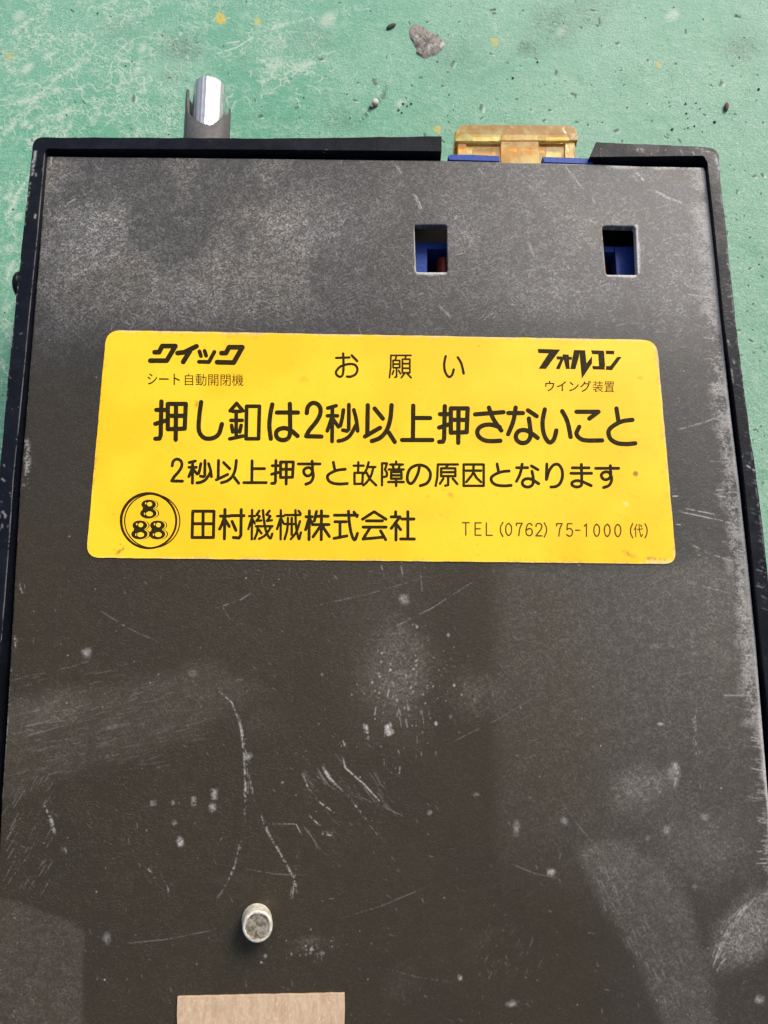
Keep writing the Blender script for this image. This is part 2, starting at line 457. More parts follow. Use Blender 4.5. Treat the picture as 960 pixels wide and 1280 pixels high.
SC([(268, 985), (268, 1000)], 8, .5, .5); SC([(242, 995), (242, 1008)], 8, .4, .5); SC([(216, 1000), (217, 1006)], 7, .35, .55); SC([(190, 1000), (190, 1008)], 6, .3, .55)
for u, v, ru, rv, s in [(309, 946, 6, 5, .8), (265, 1009, 5.5, 6, 1), (226, 1053, 5, 7, 1), (218, 1029, 4, 4, .5), (108, 815, 6, 6, .6), (241, 842, 5, 5, .3), (134, 1172, 5, 8, .4),
                        (353, 978, 2, 2, .9), (505, 749, 6, 6, .6), (62, 425, 1, 1, 1), (595, 993, 5, 3, .5), (537, 1016, 3, 3, .6), (706, 1026, 4, 5, .5), (882, 1021, 6, 5, .6),
                        (646, 1036, 5, 10, .6), (575, 1222, 3, 4, 1), (640, 1255, 7, 4, .5), (826, 905, 4, 2, 1), (690, 1090, 7, 6, .7), (833, 1038, 5, 5, .4), (810, 1048, 4, 4, .4),
                        (868, 1108, 4, 3, .4), (950, 1250, 7, 6, .7), (145, 275, 2, 2, 1), (818, 808, 8, 3, .35), (870, 818, 4, 3, .35)]:
    pm.blob(1, u, v, ru*1.3, rv*1.3, s*.58, soft=.95, grit=.85)
SC([(841, 950), (848, 965), (842, 985)], 4, .6, .4)
SC([(868, 890), (870, 905), (869, 925), (875, 945)], 4, .6, .5)
SC([(60, 210), (70, 200)], 2.0, .8, .3); SC([(85, 254), (95, 248)], 2.0, .6, .3); SC([(110, 240), (140, 228)], 2, .55, .5)
SC([(518, 242), (523, 250), (528, 262)], 3, 1, .3); SC([(597, 208), (606, 220)], 2, .9, .3); SC([(622, 240), (626, 244)], 2, .7, .3)
SC([(706, 206), (718, 222), (731, 238)], 1.8, .8, .3); SC([(795, 215), (806, 226)], 4.5, 1, .35); SC([(812, 234), (838, 248), (856, 254)], 3, .9, .4)
SC([(740, 248), (745, 255)], 2, .7); SC([(493, 205), (503, 218)], 2, .6, .3); SC([(548, 380), (565, 398)], 2, .5, .4)
SC([(660, 300), (668, 322)], 2.2, .55, .4); SC([(510, 372), (530, 366)], 4, .5, .45)
SC([(276, 758), (300, 750), (316, 740)], 1.4, .45, .45); SC([(278, 758), (288, 775)], 1.4, .4, .45)
SC([(475, 700), (480, 720), (483, 745)], 1.6, .4, .5); SC([(500, 700), (504, 722)], 1.6, .4, .5); SC([(525, 712), (528, 740)], 1.6, .3, .5)
SC([(480, 790), (540, 760), (610, 715)], 1.4, .3, .35)
SC([(855, 635), (880, 640), (905, 645)], 1.8, 1, .35); SC([(848, 639), (900, 650), (928, 658)], 1.4, .8, .25)
SC([(862, 680), (890, 693), (930, 706)], 1.8, .7, .3); SC([(870, 692), (900, 705)], 1.6, .45, .3); SC([(860, 728), (915, 742)], 1.6, .5, .4)
SC([(840, 620), (848, 620)], 1.6, .8, .1); SC([(845, 655), (851, 656)], 1.4, .8, .1)
SC([(845, 538), (880, 528), (900, 520)], 2.5, .5, .45); SC([(877, 402), (897, 403)], 2, .8, .3); SC([(880, 448), (890, 448)], 1.8, .9, .3)
SC([(24, 725), (26, 735), (28, 743)], 3.5, .9, .4); SC([(18, 795), (20, 812)], 3, .8, .4); SC([(12, 835), (16, 842)], 2, .8, .3)
SC([(33, 545), (34, 580), (31, 612)], 9, .55, .55)
for i in range(260):
    u, v = RNG.uniform(560, 890), RNG.uniform(205, 420); l = RNG.uniform(3, 16); a = RNG.normal(-.5, .35)
    SC([(u, v), (u+l*math.cos(a), v+l*math.sin(a))], 1.1, RNG.uniform(.12, .4), .25)
for u, v, l, a in [(300, 1085, 90, .1), (420, 1150, 120, -.35), (560, 930, 140, -.5), (380, 760, 160, -.25), (120, 760, 90, .5), (700, 1000, 90, .9), (640, 1080, 60, .3), (150, 1180, 120, -.15), (480, 1210, 90, .2)]:
    SC([(u, v), (u+l*.5*math.cos(a), v+l*.5*math.sin(a)+3), (u+l*math.cos(a), v+l*math.sin(a))], 1.1, .22, .35)
for i in range(420):
    u, v = RNG.uniform(0, 960), RNG.uniform(700, 1280); l = RNG.uniform(2, 9); a = RNG.normal(.9, .5)
    SC([(u, v), (u+l*math.cos(a), v+l*math.sin(a))], 1.0, RNG.uniform(.08, .3), .3)
for i in range(46):
    u, v = RNG.uniform(375, 480), RNG.uniform(940, 1040); l = RNG.uniform(8, 34)
    SC([(u, v), (u+l*.45+RNG.uniform(-3, 3), v+l*.7), (u+l*RNG.uniform(.5, 1.1), v+l)], 1.0, RNG.uniform(.08, .32), .4)
for i in range(30):
    u, v = RNG.uniform(470, 545), RNG.uniform(860, 960); SC([(u, v), (u+RNG.uniform(-3, 3), v+RNG.uniform(4, 14))], 1.5, RNG.uniform(.15, .6), .35)
# brushed swath on the left
for i in range(210):
    u = RNG.uniform(5, 250); v = RNG.uniform(845, 985) - u*.12
    l = RNG.uniform(8, 34); SC([(u, v), (u+l, v-l*RNG.uniform(.12, .38))], RNG.uniform(.7, 1.2), RNG.uniform(.08, .28)*(1-u/380), .3)
for i in range(60):
    u = RNG.uniform(0, 60); v = RNG.uniform(980, 1120); l = RNG.uniform(8, 22)
    SC([(u, v), (u+l*.6, v-l)], 1.1, RNG.uniform(.08, .28), .35)
for i in range(70):
    t = RNG.uniform(0, 1); u = 735+120*t+RNG.uniform(-15, 25); v = 1075+200*t+RNG.uniform(-15, 15); l = RNG.uniform(6, 18)
    SC([(u, v), (u+l*.45, v+l)], 1.0, RNG.uniform(.1, .3), .35)
for i in range(26):
    u = RNG.uniform(890, 960); v = 1190-(u-890)*1.2+RNG.uniform(-25, 35); l = RNG.uniform(8, 26)
    SC([(u, v), (u+l*.6, v-l*.9)], 1.5, RNG.uniform(.2, .5), .35)
SC([(890, 1212), (905, 1170), (925, 1140), (945, 1122)], 3, .8, .4)
for i in range(45):
    u = RNG.uniform(595, 680); v = RNG.uniform(1150, 1215); l = RNG.uniform(4, 12); SC([(u, v), (u-l*.5, v+l)], 1.1, RNG.uniform(.06, .2), .4)
# fringe of scratches running in from the worn right edge and along the top
def redge(v): return float(np.interp(v, [209, 300, 395, 500, 600, 700, 800, 900, 1000, 1280], [881.5, 891.6, 901, 912, 924, 935, 945, 953, 961, 986]))
for i in range(620):
    v = RNG.uniform(212, 1120); e = redge(v); l = RNG.gamma(1.5, 5)+2; a = RNG.normal(0.12, .12)
    SC([(e, v), (e-l, v-l*a)], RNG.uniform(1.0, 2.0), RNG.uniform(.25, .7), .2, .0)
pm.stroke(1, [(redge(v)-12, v) for v in range(215, 900, 20)], 26, .45, .6)
for h in ([(519, 284), (520.5, 337), (523, 340.5), (556, 341)], [(754, 286), (758.5, 340), (761, 344), (794, 344.5)], [(795.5, 283), (798, 340)]):
    pm.stroke(1, h, 5.6, 1.0, 0)  # chamfer highlights painted along the window edges as bright metal
pts = [(redge(v)-1.2, v) for v in range(209, 1290, 12)]
pm.stroke(1, pts, 8.5, 1.0, .0); pm.stroke(1, pts, 14, .6, .45)
pm.stroke(1, [(58, 196), (300, 198), (552, 200), (700, 204), (880, 208)], 3.4, .7, .35)
pm.stroke(1, [(760, 207), (880, 210)], 7, .8, .35)
ledge_pts = [(57, 195), (50, 300), (42, 380), (34, 500), (25, 600), (19.5, 700), (14, 800), (9.5, 900), (2, 1000)]
pm.stroke(1, ledge_pts, 2.6, .45, .45)
for i in range(300):      # loose flecks everywhere
    u, v = RNG.uniform(0, 960), RNG.uniform(200, 1280); r = RNG.uniform(.4, 1.0)
    pm.blob(1, u, v, r, r, RNG.uniform(.2, .8), soft=.5, grit=0)
for i in range(260):      # short random scratches in the top field
    u, v = RNG.uniform(60, 880), RNG.uniform(205, 410); l = RNG.uniform(3, 12); a = RNG.normal(.9, .6)
    SC([(u, v), (u+l*math.cos(a), v+l*math.sin(a))], 1.1, RNG.uniform(.15, .45), .3)
for i in range(150):
    u, v = RNG.normal(520, 35), RNG.normal(850, 40); r = RNG.exponential(.45)+.4; pm.blob(1, u, v, r, r*1.4, RNG.uniform(.15, .7), soft=.6, grit=0)
for i in range(60):
    u, v = RNG.normal(385, 22), RNG.normal(1182, 10); r = RNG.exponential(.35)+.3; pm.blob(1, u, v, r, r*1.2, RNG.uniform(.15, .6), soft=.6, grit=0)
# brown grime
b_ = pm.c[2]
b_ += .55*sstep(.45, .7, n4)*(1-sstep(300, 460, V))
b_ += .75*(1-sstep(560, 800, U+(n4-.5)*200))*sstep(420, 520, V)
b_ += .75*sstep(600, 800, V)
pm.blob(2, 335, 265, 90, 50, .4, soft=.95, op='add')
panel_img = pm.image('cover_wear_sheen')

k = NT('dark_painted_steel')
R_, G_, B_ = k.tex(panel_img, 'EXTEND')[:3]
fin = k.noise(6500, 2, .7); mid = k.noise(3000, 3, .8); cl = k.noise(60, 4, .6)
base = k.mix(k.math('MULTIPLY', B_, 1.0, True), (0.030, 0.030, 0.029), (0.032, 0.0265, 0.0165))
base = k.mix(k.ramp(cl, .3, .7, 0, .3), base, (0.021, 0.018, 0.013))
c1 = k.cells(5200); c2 = k.cells(3300)
grit = k.math('ADD', k.math('MULTIPLY', k.ramp(c1, .35, 1.0), .65), k.math('MULTIPLY', k.ramp(c2, .45, 1.0), .45))
streak = k.noise(1, 4, .75, k.scaled((620, 2600, 1), (0, 0, math.radians(-24))))
streak2 = k.noise(1, 3, .7, k.scaled((600, 2600, 1), (0, 0, math.radians(50))))
grit = k.math('MULTIPLY', grit, k.ramp(k.noise(520, 4, .7), .30, .62, .35, 1.25))
grit = k.math('ADD', k.math('MULTIPLY', grit, .75), k.math('ADD', k.math('MULTIPLY', k.ramp(streak, .52, .68), .36), k.math('MULTIPLY', k.ramp(streak2, .56, .70), .25)))
sp = k.n('ShaderNodeSeparateXYZ'); k.link(k.co, sp.inputs[0])
gm = k.ramp(sp.outputs[1], .010, .045, .75, 1.45)
dust_sheen = k.math('ADD', k.math('MULTIPLY', R_, k.ramp(sp.outputs[1], .010, .045, .34, .22)), k.math('MULTIPLY', k.math('MULTIPLY', k.math('ADD', R_, .05), grit), gm))  # real dust and the painted reflection fields in one factor
base = k.mix(k.math('MULTIPLY', dust_sheen, .62, True), base, k.mix(B_, (0.37, 0.37, 0.372), (0.355, 0.335, 0.295)))
sc = k.math('MULTIPLY', G_, k.ramp(mid, .35, .55, .45, 1.0))
base = k.mix(k.math('MULTIPLY', sc, .85, True), base, (0.60, 0.59, 0.57))
rg = k.math('ADD', .33, k.math('MULTIPLY', dust_sheen, .35), True)
h = k.math('ADD', k.math('MULTIPLY', grit, .6), k.math('MULTIPLY', G_, -.5))
M_panel = k.out(base, rg, 0, k.bump(h, .5, .00012), Specular_IOR_Level=.25)

rm = Map(-75, 75, -60, 64, ZP+1, 8.0)
rm.stroke(0, [(56.5, 192), (46.5, 300), (37.5, 390), (27, 500), (17, 600), (10, 700), (2, 800)], 1.6, .55, .1)  # highlight of the inner left edge, painted as a pale line
rm.stroke(0, [(170, 172.5), (340, 173.5), (552, 171)], 2.0, .6, .75); rm.stroke(0, [(350, 184), (552, 184)], 1.6, .3, .4); rm.stroke(0, [(60, 172), (170, 172)], 3.4, .9, .6)
rm.stroke(0, [(45, 185), (41, 215), (35, 245)], 3.0, .8, .75); rm.stroke(0, [(745, 179), (870, 184), (893, 192), (899, 212)], 3.0, .7, .55)
for u, v, l in [(795, 182, 8), (800, 184, 6), (850, 186, 8), (866, 190, 8), (880, 196, 6), (913, 338, 6), (890, 470, 2)]: rm.stroke(0, [(u, v), (u+l*.5, v+l)], 2, .6, .3)
rm.stroke(0, [(934, 582), (943, 588)], 2.6, 1, .1); rm.stroke(0, [(912, 335), (914, 340)], 5, 1, .1); rm.stroke(0, [(914, 462), (916, 478)], 4, .35, .3)
rm.stroke(0, [(946, 712), (958, 716)], 1.4, .4, .3); rm.stroke(0, [(946, 732), (958, 736)], 1.4, .4, .3)
for i in range(150):
    side = i % 5
    if side == 0: u, v = RNG.uniform(50, 540), 172.5+RNG.exponential(3)
    elif side == 1: v = RNG.uniform(200, 780); u = float(np.interp(v, [200, 390, 600, 800], [40, 19, 0, -20]))+RNG.exponential(5)
    elif side == 2: v = RNG.uniform(200, 800); u = float(np.interp(v, [200, 400, 600, 800], [898, 919, 945, 969]))-RNG.exponential(5)
    elif side == 3: u, v = RNG.uniform(750, 890), 180+RNG.exponential(3)
    else: u, v = (RNG.uniform(0, 18), RNG.normal(620, 35)) if i % 3 == 0 else (RNG.uniform(380, 550), RNG.uniform(172, 188))
    a = RNG.uniform(0, 6.3); l = RNG.uniform(1, 5); rm.stroke(0, [(u, v), (u+l*math.cos(a), v+l*math.sin(a))], RNG.uniform(1.0, 2.2), RNG.uniform(.25, .8), .35)
for i in range(130):
    v = RNG.uniform(190, 760); e_ = float(np.interp(v, [200, 400, 600, 800], [898, 919, 945, 969])); u = e_-RNG.uniform(0, 12); l = RNG.uniform(3, 9)
    rm.stroke(0, [(u, v), (u+l*.8, v+l*.35)], 1.2, RNG.uniform(.08, .3), .3)
rm.stroke(0, [(u_, v_) for u_, v_ in [(897, 210), (908, 300), (918, 400), (931, 500), (944, 600), (957, 700)]], 2.0, .35, .5)
rm.stroke(0, [(41, 200), (28, 300), (18.5, 390), (8, 500)], 1.8, .5, .85)
rim_img = rm.image('rim_wear_highlight')
k = NT('black_moulded_plastic')
geo = k.n('ShaderNodeNewGeometry'); sp = k.n('ShaderNodeSeparateXYZ'); k.link(geo.outputs['Normal'], sp.inputs[0])
R_ = k.math('MULTIPLY', k.tex(rim_img)[0], k.ramp(sp.outputs[2], .5, .8))
n = k.noise(260, 5, .7); f = k.noise(2600, 3, .7); c = k.noise(70, 3, .5)
chips = k.math('MULTIPLY', k.ramp(f, .69, .73), k.ramp(n, .48, .62))
base = k.mix(k.ramp(n, .45, .7, 0, .35), (0.006, 0.0078, 0.012), (0.015, 0.019, 0.026))
base = k.mix(k.math('MULTIPLY', chips, .8), base, (0.5, 0.55, 0.5))
base = k.mix(k.math('MULTIPLY', R_, .8), base, (0.48, 0.49, 0.50))
M_black = k.out(base, k.ramp(n, .3, .7, .2, .42), 0, k.bump(f, .35, .0001), Specular_IOR_Level=.09)

k = NT('interior_black'); M_inner = k.out((0.006, 0.006, 0.007), .8)

def simple(name, col, rough, metal=0, bscale=2000, bstr=.15, **kw):
    k = NT(name); f = k.noise(bscale, 4, .65)
    c = k.mix(k.ramp(f, .35, .65), tuple(x*.8 for x in col), tuple(min(1, x*1.15) for x in col))
    return k.out(c, rough, metal, k.bump(f, bstr, .00008), **kw)

M_blue = simple('blue_plastic', (0.024, 0.065, 0.30), .42, Specular_IOR_Level=.15)
M_copper = simple('copper_terminal', (0.32, 0.05, 0.03), .4, .3)
M_tin = simple('tinned_blade', (0.42, 0.38, 0.30), .4, 1.0, 1500, .5)
M_rubber = simple('grey_rubber_sleeve', (0.062, 0.062, 0.066), .5, 0, 1600, .5, Specular_IOR_Level=.35)

k = NT('machined_aluminium')
st = k.noise(1, 3, .7, k.scaled((1700, 6, 1700)))
st2 = k.noise(1, 2, .6, k.scaled((420, 3, 420)))
fl = k.noise(900, 3, .6)
base = k.mix(k.ramp(st, .35, .65), (0.42, 0.43, 0.47), (0.80, 0.80, 0.80))
base = k.mix(k.ramp(st2, .52, .60, 0, .45), base, (0.28, 0.30, 0.38))
M_alu = k.out(base, k.ramp(fl, .3, .7, .25, .42), .85, k.bump(k.math('ADD', st, k.math('MULTIPLY', st2, 1.5)), .9, .00016))

k = NT('zinc_plated_stud')
n = k.noise(900, 4, .7)
base = k.mix(k.ramp(n, .35, .65), (0.50, 0.47, 0.36), (0.78, 0.77, 0.68))
M_zinc = k.out(base, .42, .35, k.bump(n, .4, .0001))
k = NT('worn_stud_core')
n = k.noise(1100, 4, .7)
base = k.mix(k.ramp(n, .4, .6), (0.12, 0.10, 0.07), (0.36, 0.32, 0.25))
M_core = k.out(base, .5, .4, k.bump(n, .7, .00015))

k = NT('beige_paper_board')
g1 = k.noise(1, 5, .75, k.scaled((1500, 420, 1500))); g2 = k.noise(1, 4, .7, k.scaled((3800, 1700, 3800))); g3 = k.noise(110, 4, .6)
base = k.mix(k.ramp(g1, .3, .7), (0.38, 0.27, 0.175), (0.49, 0.37, 0.255))
base = k.mix(k.ramp(g2, .5, .75, 0, .5), base, (0.68, 0.59, 0.49))
base = k.mix(k.ramp(g3, .6, .75, 0, .3), base, (0.33, 0.25, 0.18))
M_paper = k.out(base, .75, 0, k.bump(g1, .3, .0001), Specular_IOR_Level=.2)

# ------------------------------------------------------------------ control box
boxe = empty('control_box', (P(420, 760)[0], P(420, 760)[1], 0))
tag(boxe, 'black control box with scuffed dark steel cover and yellow Japanese sticker', 'control box')

RIM = ZP + 1.0
# rim outline traced at the height of the rim
o_px = [(745, 177.5), (870, 183), (898, 185.5), (900, 215), (909, 300), (919, 400), (931.5, 500), (945.5, 600), (957.5, 700), (969, 800), (991, 1000), (1036, 1400),
        (-78, 1400), (-40, 1000), (-21.5, 800), (-10.5, 690), (-1.5, 600), (8, 500), (18.5, 390), (28, 300), (37.5, 215), (42, 171), (70, 172), (170, 172), (340, 173), (552, 170.5)]
i_px = [(552, 189), (340, 187), (170, 186), (80, 186), (57, 185), (46.5, 300), (37.5, 390), (27, 500), (17, 600), (10, 700), (2, 800), (-15, 1000), (-50, 1385),
        (1010, 1385), (972, 1000), (951, 800), (941, 700), (930.5, 600), (918.5, 500), (905, 400), (895, 300), (884.5, 203), (880, 194.5), (745, 191)]
outer = [P(u, v, RIM)[:2] for u, v in o_px]
inner = [P(u, v, RIM)[:2] for u, v in i_px]
# slanted end of the right-hand piece
inner[-1] = P(737, 196, RIM)[:2]
def rough_line(pts, amp, step=1.3, keep=()):
    out = []; rr = random.Random(31); a_ = 0.0
    for i in range(len(pts)-1):
        a = Vector(pts[i]); b = Vector(pts[i+1]); n = max(1, int((b-a).length/step)) if i not in keep else 1
        out.append(tuple(a))
        nn = Vector((-(b-a).y, (b-a).x)).normalized()
        for j in range(1, n):
            a_ = a_*.6 + rr.uniform(-amp, amp)
            if rr.random() < .05: a_ += amp*rr.choice((-1.6, 1))
            out.append(tuple(a.lerp(b, j/n)+nn*a_))
    out.append(tuple(pts[-1])); return out
outer_s, inner_s = list(outer), list(inner)
o_ro = [1.2 if False else 0]*len(outer)
o_r = round_poly([(outer[0][0], outer[0][1])]+outer[1:], [2.4 if i in (2, 21) else 0 for i in range(len(outer))], 6)
outer_r = rough_line(o_r, .055)
inner_r = rough_line(round_poly(inner, [.8 if i in (4,) else (.6 if i in (21, 22) else 0) for i in range(len(inner))], 5), .02, 2.2)
ring = outer_r + inner_r
def smooth_corner(poly, idx, r):
    rad = [0]*len(poly)
    for i, q in zip(idx, r): rad[i] = q
    return round_poly(poly, rad, 6)
bm = bmesh.new()
prism(bm, ring, 12.0, RIM, fill=True)
housing = finish('housing', bm, M_black, boxe, bevel=.22, seg=2); rm.uv(housing)
# lower part of the shell, closed below the fuse notch
out2 = round_poly(outer, [2.4 if i in (2, 21) else 0 for i in range(len(outer))], 5)
bm = bmesh.new(); prism(bm, out2, 0.3, 11.99); bmesh.ops.triangulate(bm, faces=[f for f in bm.faces if len(f.verts) > 4])
finish('lower_shell', bm, M_black, boxe)

# knob on the left side of the shell
bm = bmesh.new()
kx, ky, _ = P(22.5, 357, RIM-3)
bmesh.ops.create_uvsphere(bm, u_segments=20, v_segments=12, radius=1.0)
for v in bm.verts: v.co = Vector((v.co.x*1.15 + kx + .55, v.co.y*2.35 + ky, v.co.z*2.35 + RIM-3))
finish('side_button', bm, M_black, boxe, smooth=True, angle=180)

# cover panel with the two square windows
TH = 1.3
le = [(57.5, 196), (50.5, 300), (43.5, 380), (34, 500), (25.5, 600), (19.5, 700), (14, 800), (8.5, 900), (2, 1000), (-17, 1380)]
re = [(redge(v), v) for v in (1380, 1000, 900, 800, 700, 600, 500, 395, 300, 214)]
top = [(880, 209), (800, 207.5), (737, 205), (640, 202.5), (552, 200.5), (400, 198.8), (240, 197), (120, 196), (62, 195)]
pan = [P(u, v)[:2] for u, v in (le + re + top)]
holes_px = [[(518, 281), (558.5, 281), (559.5, 340), (520, 340)], [(752.5, 282), (794.5, 283), (797, 343.5), (757.5, 343)]]
def panel_mesh():
    bm = bmesh.new()
    def loop(pts, z):
        vs = [bm.verts.new((x, y, z)) for x, y in pts]
        es = [bm.edges.new((vs[i], vs[(i+1) % len(vs)])) for i in range(len(vs))]
        return vs, es
    hl = [round_poly([P(u, v)[:2] for u, v in h], .45, 5) for h in holes_px]
    def inset(pts, d):
        n = len(pts); a = sum(pts[i][0]*pts[(i+1) % n][1]-pts[(i+1) % n][0]*pts[i][1] for i in range(n)); s = 1 if a > 0 else -1
        out = []
        for i in range(n):
            p0 = Vector(pts[i-1]); p = Vector(pts[i]); p1 = Vector(pts[(i+1) % n])
            t = ((p-p0).normalized() + (p1-p).normalized())
            t = t.normalized() if t.length > 1e-6 else Vector((1, 0))
            out.append(tuple(p + Vector((-t.y, t.x))*s*d))
        return out
    edges = []; rings = []
    for pts, d in [(pan, .22)] + [(h, -.18) for h in hl]:
        a, ea = loop(inset(pts, d), ZP)                # top face boundary
        mid, _ = loop(inset(pts, d*.32), ZP-abs(d)*.3)
        b, _ = loop(pts, ZP-abs(d)*1.0)
        c, _ = loop(pts, ZP-TH)
        edges += ea; rings.append((a, mid, b, c))
    bmesh.ops.triangle_fill(bm, use_beauty=True, edges=edges, normal=(0, 0, 1))
    for rs in rings:
        for lo, hi in zip(rs[1:], rs[:-1]):
            n = len(lo)
            for i in range(n):
                j = (i+1) % n
                bm.faces.new((lo[i], lo[j], hi[j], hi[i]))
    bmesh.ops.recalc_face_normals(bm, faces=bm.faces)
    return bm
cover = finish('cover_panel', panel_mesh(), M_panel, boxe); pm.uv(cover)
tag(cover, 'dark painted steel cover with scratches and two small rectangular windows')

# interior floor under the cover
bm = bmesh.new()
ins = [P(u, v, 14)[:2] for u, v in [(70, 215), (870, 225), (930, 1300), (30, 1300)]]
prism(bm, ins, 12.1, 13.0)
finish('inner_tray', bm, M_inner, boxe)

# blue fuse socket, seen through the windows and at the notch
socket = None
bm = bmesh.new()
Zs = ZP - 4.2
def rect(u0, v0, u1, v1, z): 
    a = P(u0, v0, z); b = P(u1, v1, z); return min(a[0], b[0]), max(a[0], b[0]), min(a[1], b[1]), max(a[1], b[1])
def bar(u0, v0, u1, v1, z0, z1):
    x0, x1, y0, y1 = rect(u0, v0, u1, v1, z1); box(bm, x0, x1, y0, y1, z0, z1)
prism(bm, [P(u, v, Zs)[:2] for u, v in [(505, 303), (600, 303), (600, 311), (534, 311), (534, 370), (505, 370)]], Zs-8, Zs, fill=True); bar(588, 311.5, 700, 370, Zs-8, Zs-.05)
bar(700, 308, 768, 315, Zs-8, Zs); bar(768, 308, 800, 370, Zs-8, Zs-.03)
socket = finish('fuse_socket', bm, M_blue, boxe, bevel=.12, seg=2)
tag(socket, 'blue plastic fuse socket under the cover')
for u0, u1, v0, v1 in [(546, 566, 322, 360), (748, 762, 326, 360)]:
    bm = bmesh.new(); x0, x1, y0, y1 = rect(u0, v0, u1, v1, Zs-2)
    cx, r = (x0+x1)/2, (x1-x0)/2
    bmesh.ops.create_cone(bm, cap_ends=True, segments=20, radius1=r, radius2=r, depth=y1-y0)
    bmesh.ops.rotate(bm, verts=bm.verts, cent=(0, 0, 0), matrix=Matrix.Rotation(math.pi/2, 3, 'X'))
    bmesh.ops.translate(bm, verts=bm.verts, vec=(cx, (y0+y1)/2, Zs-3))
    finish('terminal', bm, M_copper, boxe, smooth=True)
# two flange tabs showing at the notch
for pts in ([(559.5, 196), (563, 193), (590, 193.2), (624.5, 194.8), (625, 215), (566, 215)], [(678, 196), (700, 196.5), (737, 197.8), (741, 201.5), (737, 218), (678, 217)]):
    bm = bmesh.new(); prism(bm, [P(u, v, ZP-.5)[:2] for u, v in pts], ZP-1.28-.9, ZP-.5 if False else ZP-1.32)
    # raised lip in front of the cover's edge
    lip = [p for p in pts[:-2]] 
    x = [P(u, v, ZP-.35)[:2] for u, v in pts[:-2]]
    e0 = P(pts[-3][0], 202.2 if pts[0][0] < 600 else 205.6, ZP-.35)[:2]; e1 = P(pts[0][0]+2, 200.4 if pts[0][0] < 600 else 203.3, ZP-.35)[:2]
    prism(bm, x+[(e0[0], e0[1]+.1), (e1[0], e1[1]+.1)], ZP-1.30, ZP-.35)
    finish('socket_tab', bm, M_blue, boxe, bevel=.07, seg=2)

# sleeve and machined rod standing out of the end wall
ZS = ZP - 5.5
sl_l, sl_r = P(231.6, 150, ZS), P(287.6, 150, ZS)
scx = (sl_l[0]+sl_r[0])/2; R1 = (sl_r[0]-sl_l[0])/2; R0 = R1-.42
wall_y = P(260, 176, RIM)[1] - 1.5
def ycut(a):
    """where the torn mouth of the sleeve ends at angle a (0 = right, 90 deg = up)"""
    x = math.cos(a); up = math.sin(a)
    u = 259.6 + 28*x
    lip = float(np.interp(u, [231, 241, 252, 262, 270, 276, 288], [140, 141, 149, 154, 156.5, 152, 141]))
    z = ZS + R1*max(up, 0)
    y_top = P(u, lip, ZS + R1*abs(up) if up > 0 else ZS)[1]
    y_far = P(235, 121, ZS)[1] - (1.2*(x+1)*.5)
    lim = .72 if x < 0 else 0.0
    t = min(1, max(0, (lim-up)*5.5)); t = t*t*(3-2*t)
    if x > 0: y_far = P(287, 138, ZS)[1] + 1.0
    return y_top*(1-t)+y_far*t
bm = bmesh.new(); N = 72; rows = []
for (rr, e, off) in [(R1, 0, 0), (R1, 1, -.12), (R1-.1, 1, 0), (R0+.1, 1, 0), (R0, 1, -.1), (R0, 0, 0)]:
    row = []
    for i in range(N):
        a = 2*math.pi*i/N
        j = .10*math.sin(5*a+1)+.07*math.sin(11*a)
        y = wall_y if e == 0 else ycut(a)+off+j*.5
        row.append(bm.verts.new((scx+rr*math.cos(a), y, ZS+rr*math.sin(a))))
    rows.append(row)
for r0, r1 in zip(rows, rows[1:]):
    for i in range(N):
        j = (i+1) % N; bm.faces.new((r0[i], r0[j], r1[j], r1[i]))
bmesh.ops.recalc_face_normals(bm, faces=bm.faces)
sleeve = finish('rod_sleeve', bm, M_rubber, boxe, smooth=True, angle=60)
tag(sleeve, 'grey rubber sleeve with a torn mouth around the bare rod')
zr = ZS + .55
rl, rr_ = P(240.6, 115, zr+1), P(280.6, 115, zr+1)
rcx = (rl[0]+rr_[0])/2; RR = (rr_[0]-rl[0])/2
ytip = P(260, 100.5, zr+1.2)[1]
bm = bmesh.new(); N = 64; rows = []
prof = [(RR, wall_y-1), (RR, ytip-.95), (RR*.97, ytip-.5), (RR*.88, ytip-.18), (RR*.72, ytip-.02), (RR*.45, ytip+.03), (.01, ytip+.04)]
for r, y in prof:
    rows.append([bm.verts.new((rcx+r*(1+.012*math.sin(i*2.1)+.008*math.sin(i*5.3))*math.cos(2*math.pi*i/N), y, zr+r*(1+.012*math.sin(i*2.1))*math.sin(2*math.pi*i/N))) for i in range(N)])
for r0, r1 in zip(rows, rows[1:]):
    for i in range(N):
        j = (i+1) % N; bm.faces.new((r0[i], r0[j], r1[j], r1[i]))
bmesh.ops.recalc_face_normals(bm, faces=bm.faces)
rod = finish('metal_rod', bm, M_alu, boxe, smooth=True, angle=60)
tag(rod, 'bright machined metal rod with a rounded end')

# threaded stud through the cover
b0 = P(320.8, 1148, ZP); RS = 16.8*DIST/F
HS = 3.7
bm = bmesh.new(); N = 48; rows = []
prof = [(RS*.93, -.2), (RS*.93, .1)]
z = .25
while z < HS-.75:
    prof += [(RS*.93, z), (RS, z+.22), (RS, z+.30), (RS*.93, z+.52)]; z += .62
prof += [(RS*.97, HS-.42), (RS*.98, HS-.22), (RS*.93, HS-.04), (RS*.86, HS), (RS*.78, HS-.02)]
for q, (r, z) in enumerate(prof):
    rows.append([bm.verts.new((b0[0]+r*math.cos(2*math.pi*i/N), b0[1]+r*math.sin(2*math.pi*i/N), ZP+z+ (0.10*math.sin(2*math.pi*i/N*1) if 1 < q < len(prof)-5 else 0)+.03*math.sin(7*i) * (q >= len(prof)-3))) for i in range(N)])
for r0, r1 in zip(rows, rows[1:]):
    for i in range(N):
        j = (i+1) % N; bm.faces.new((r0[i], r0[j], r1[j], r1[i]))
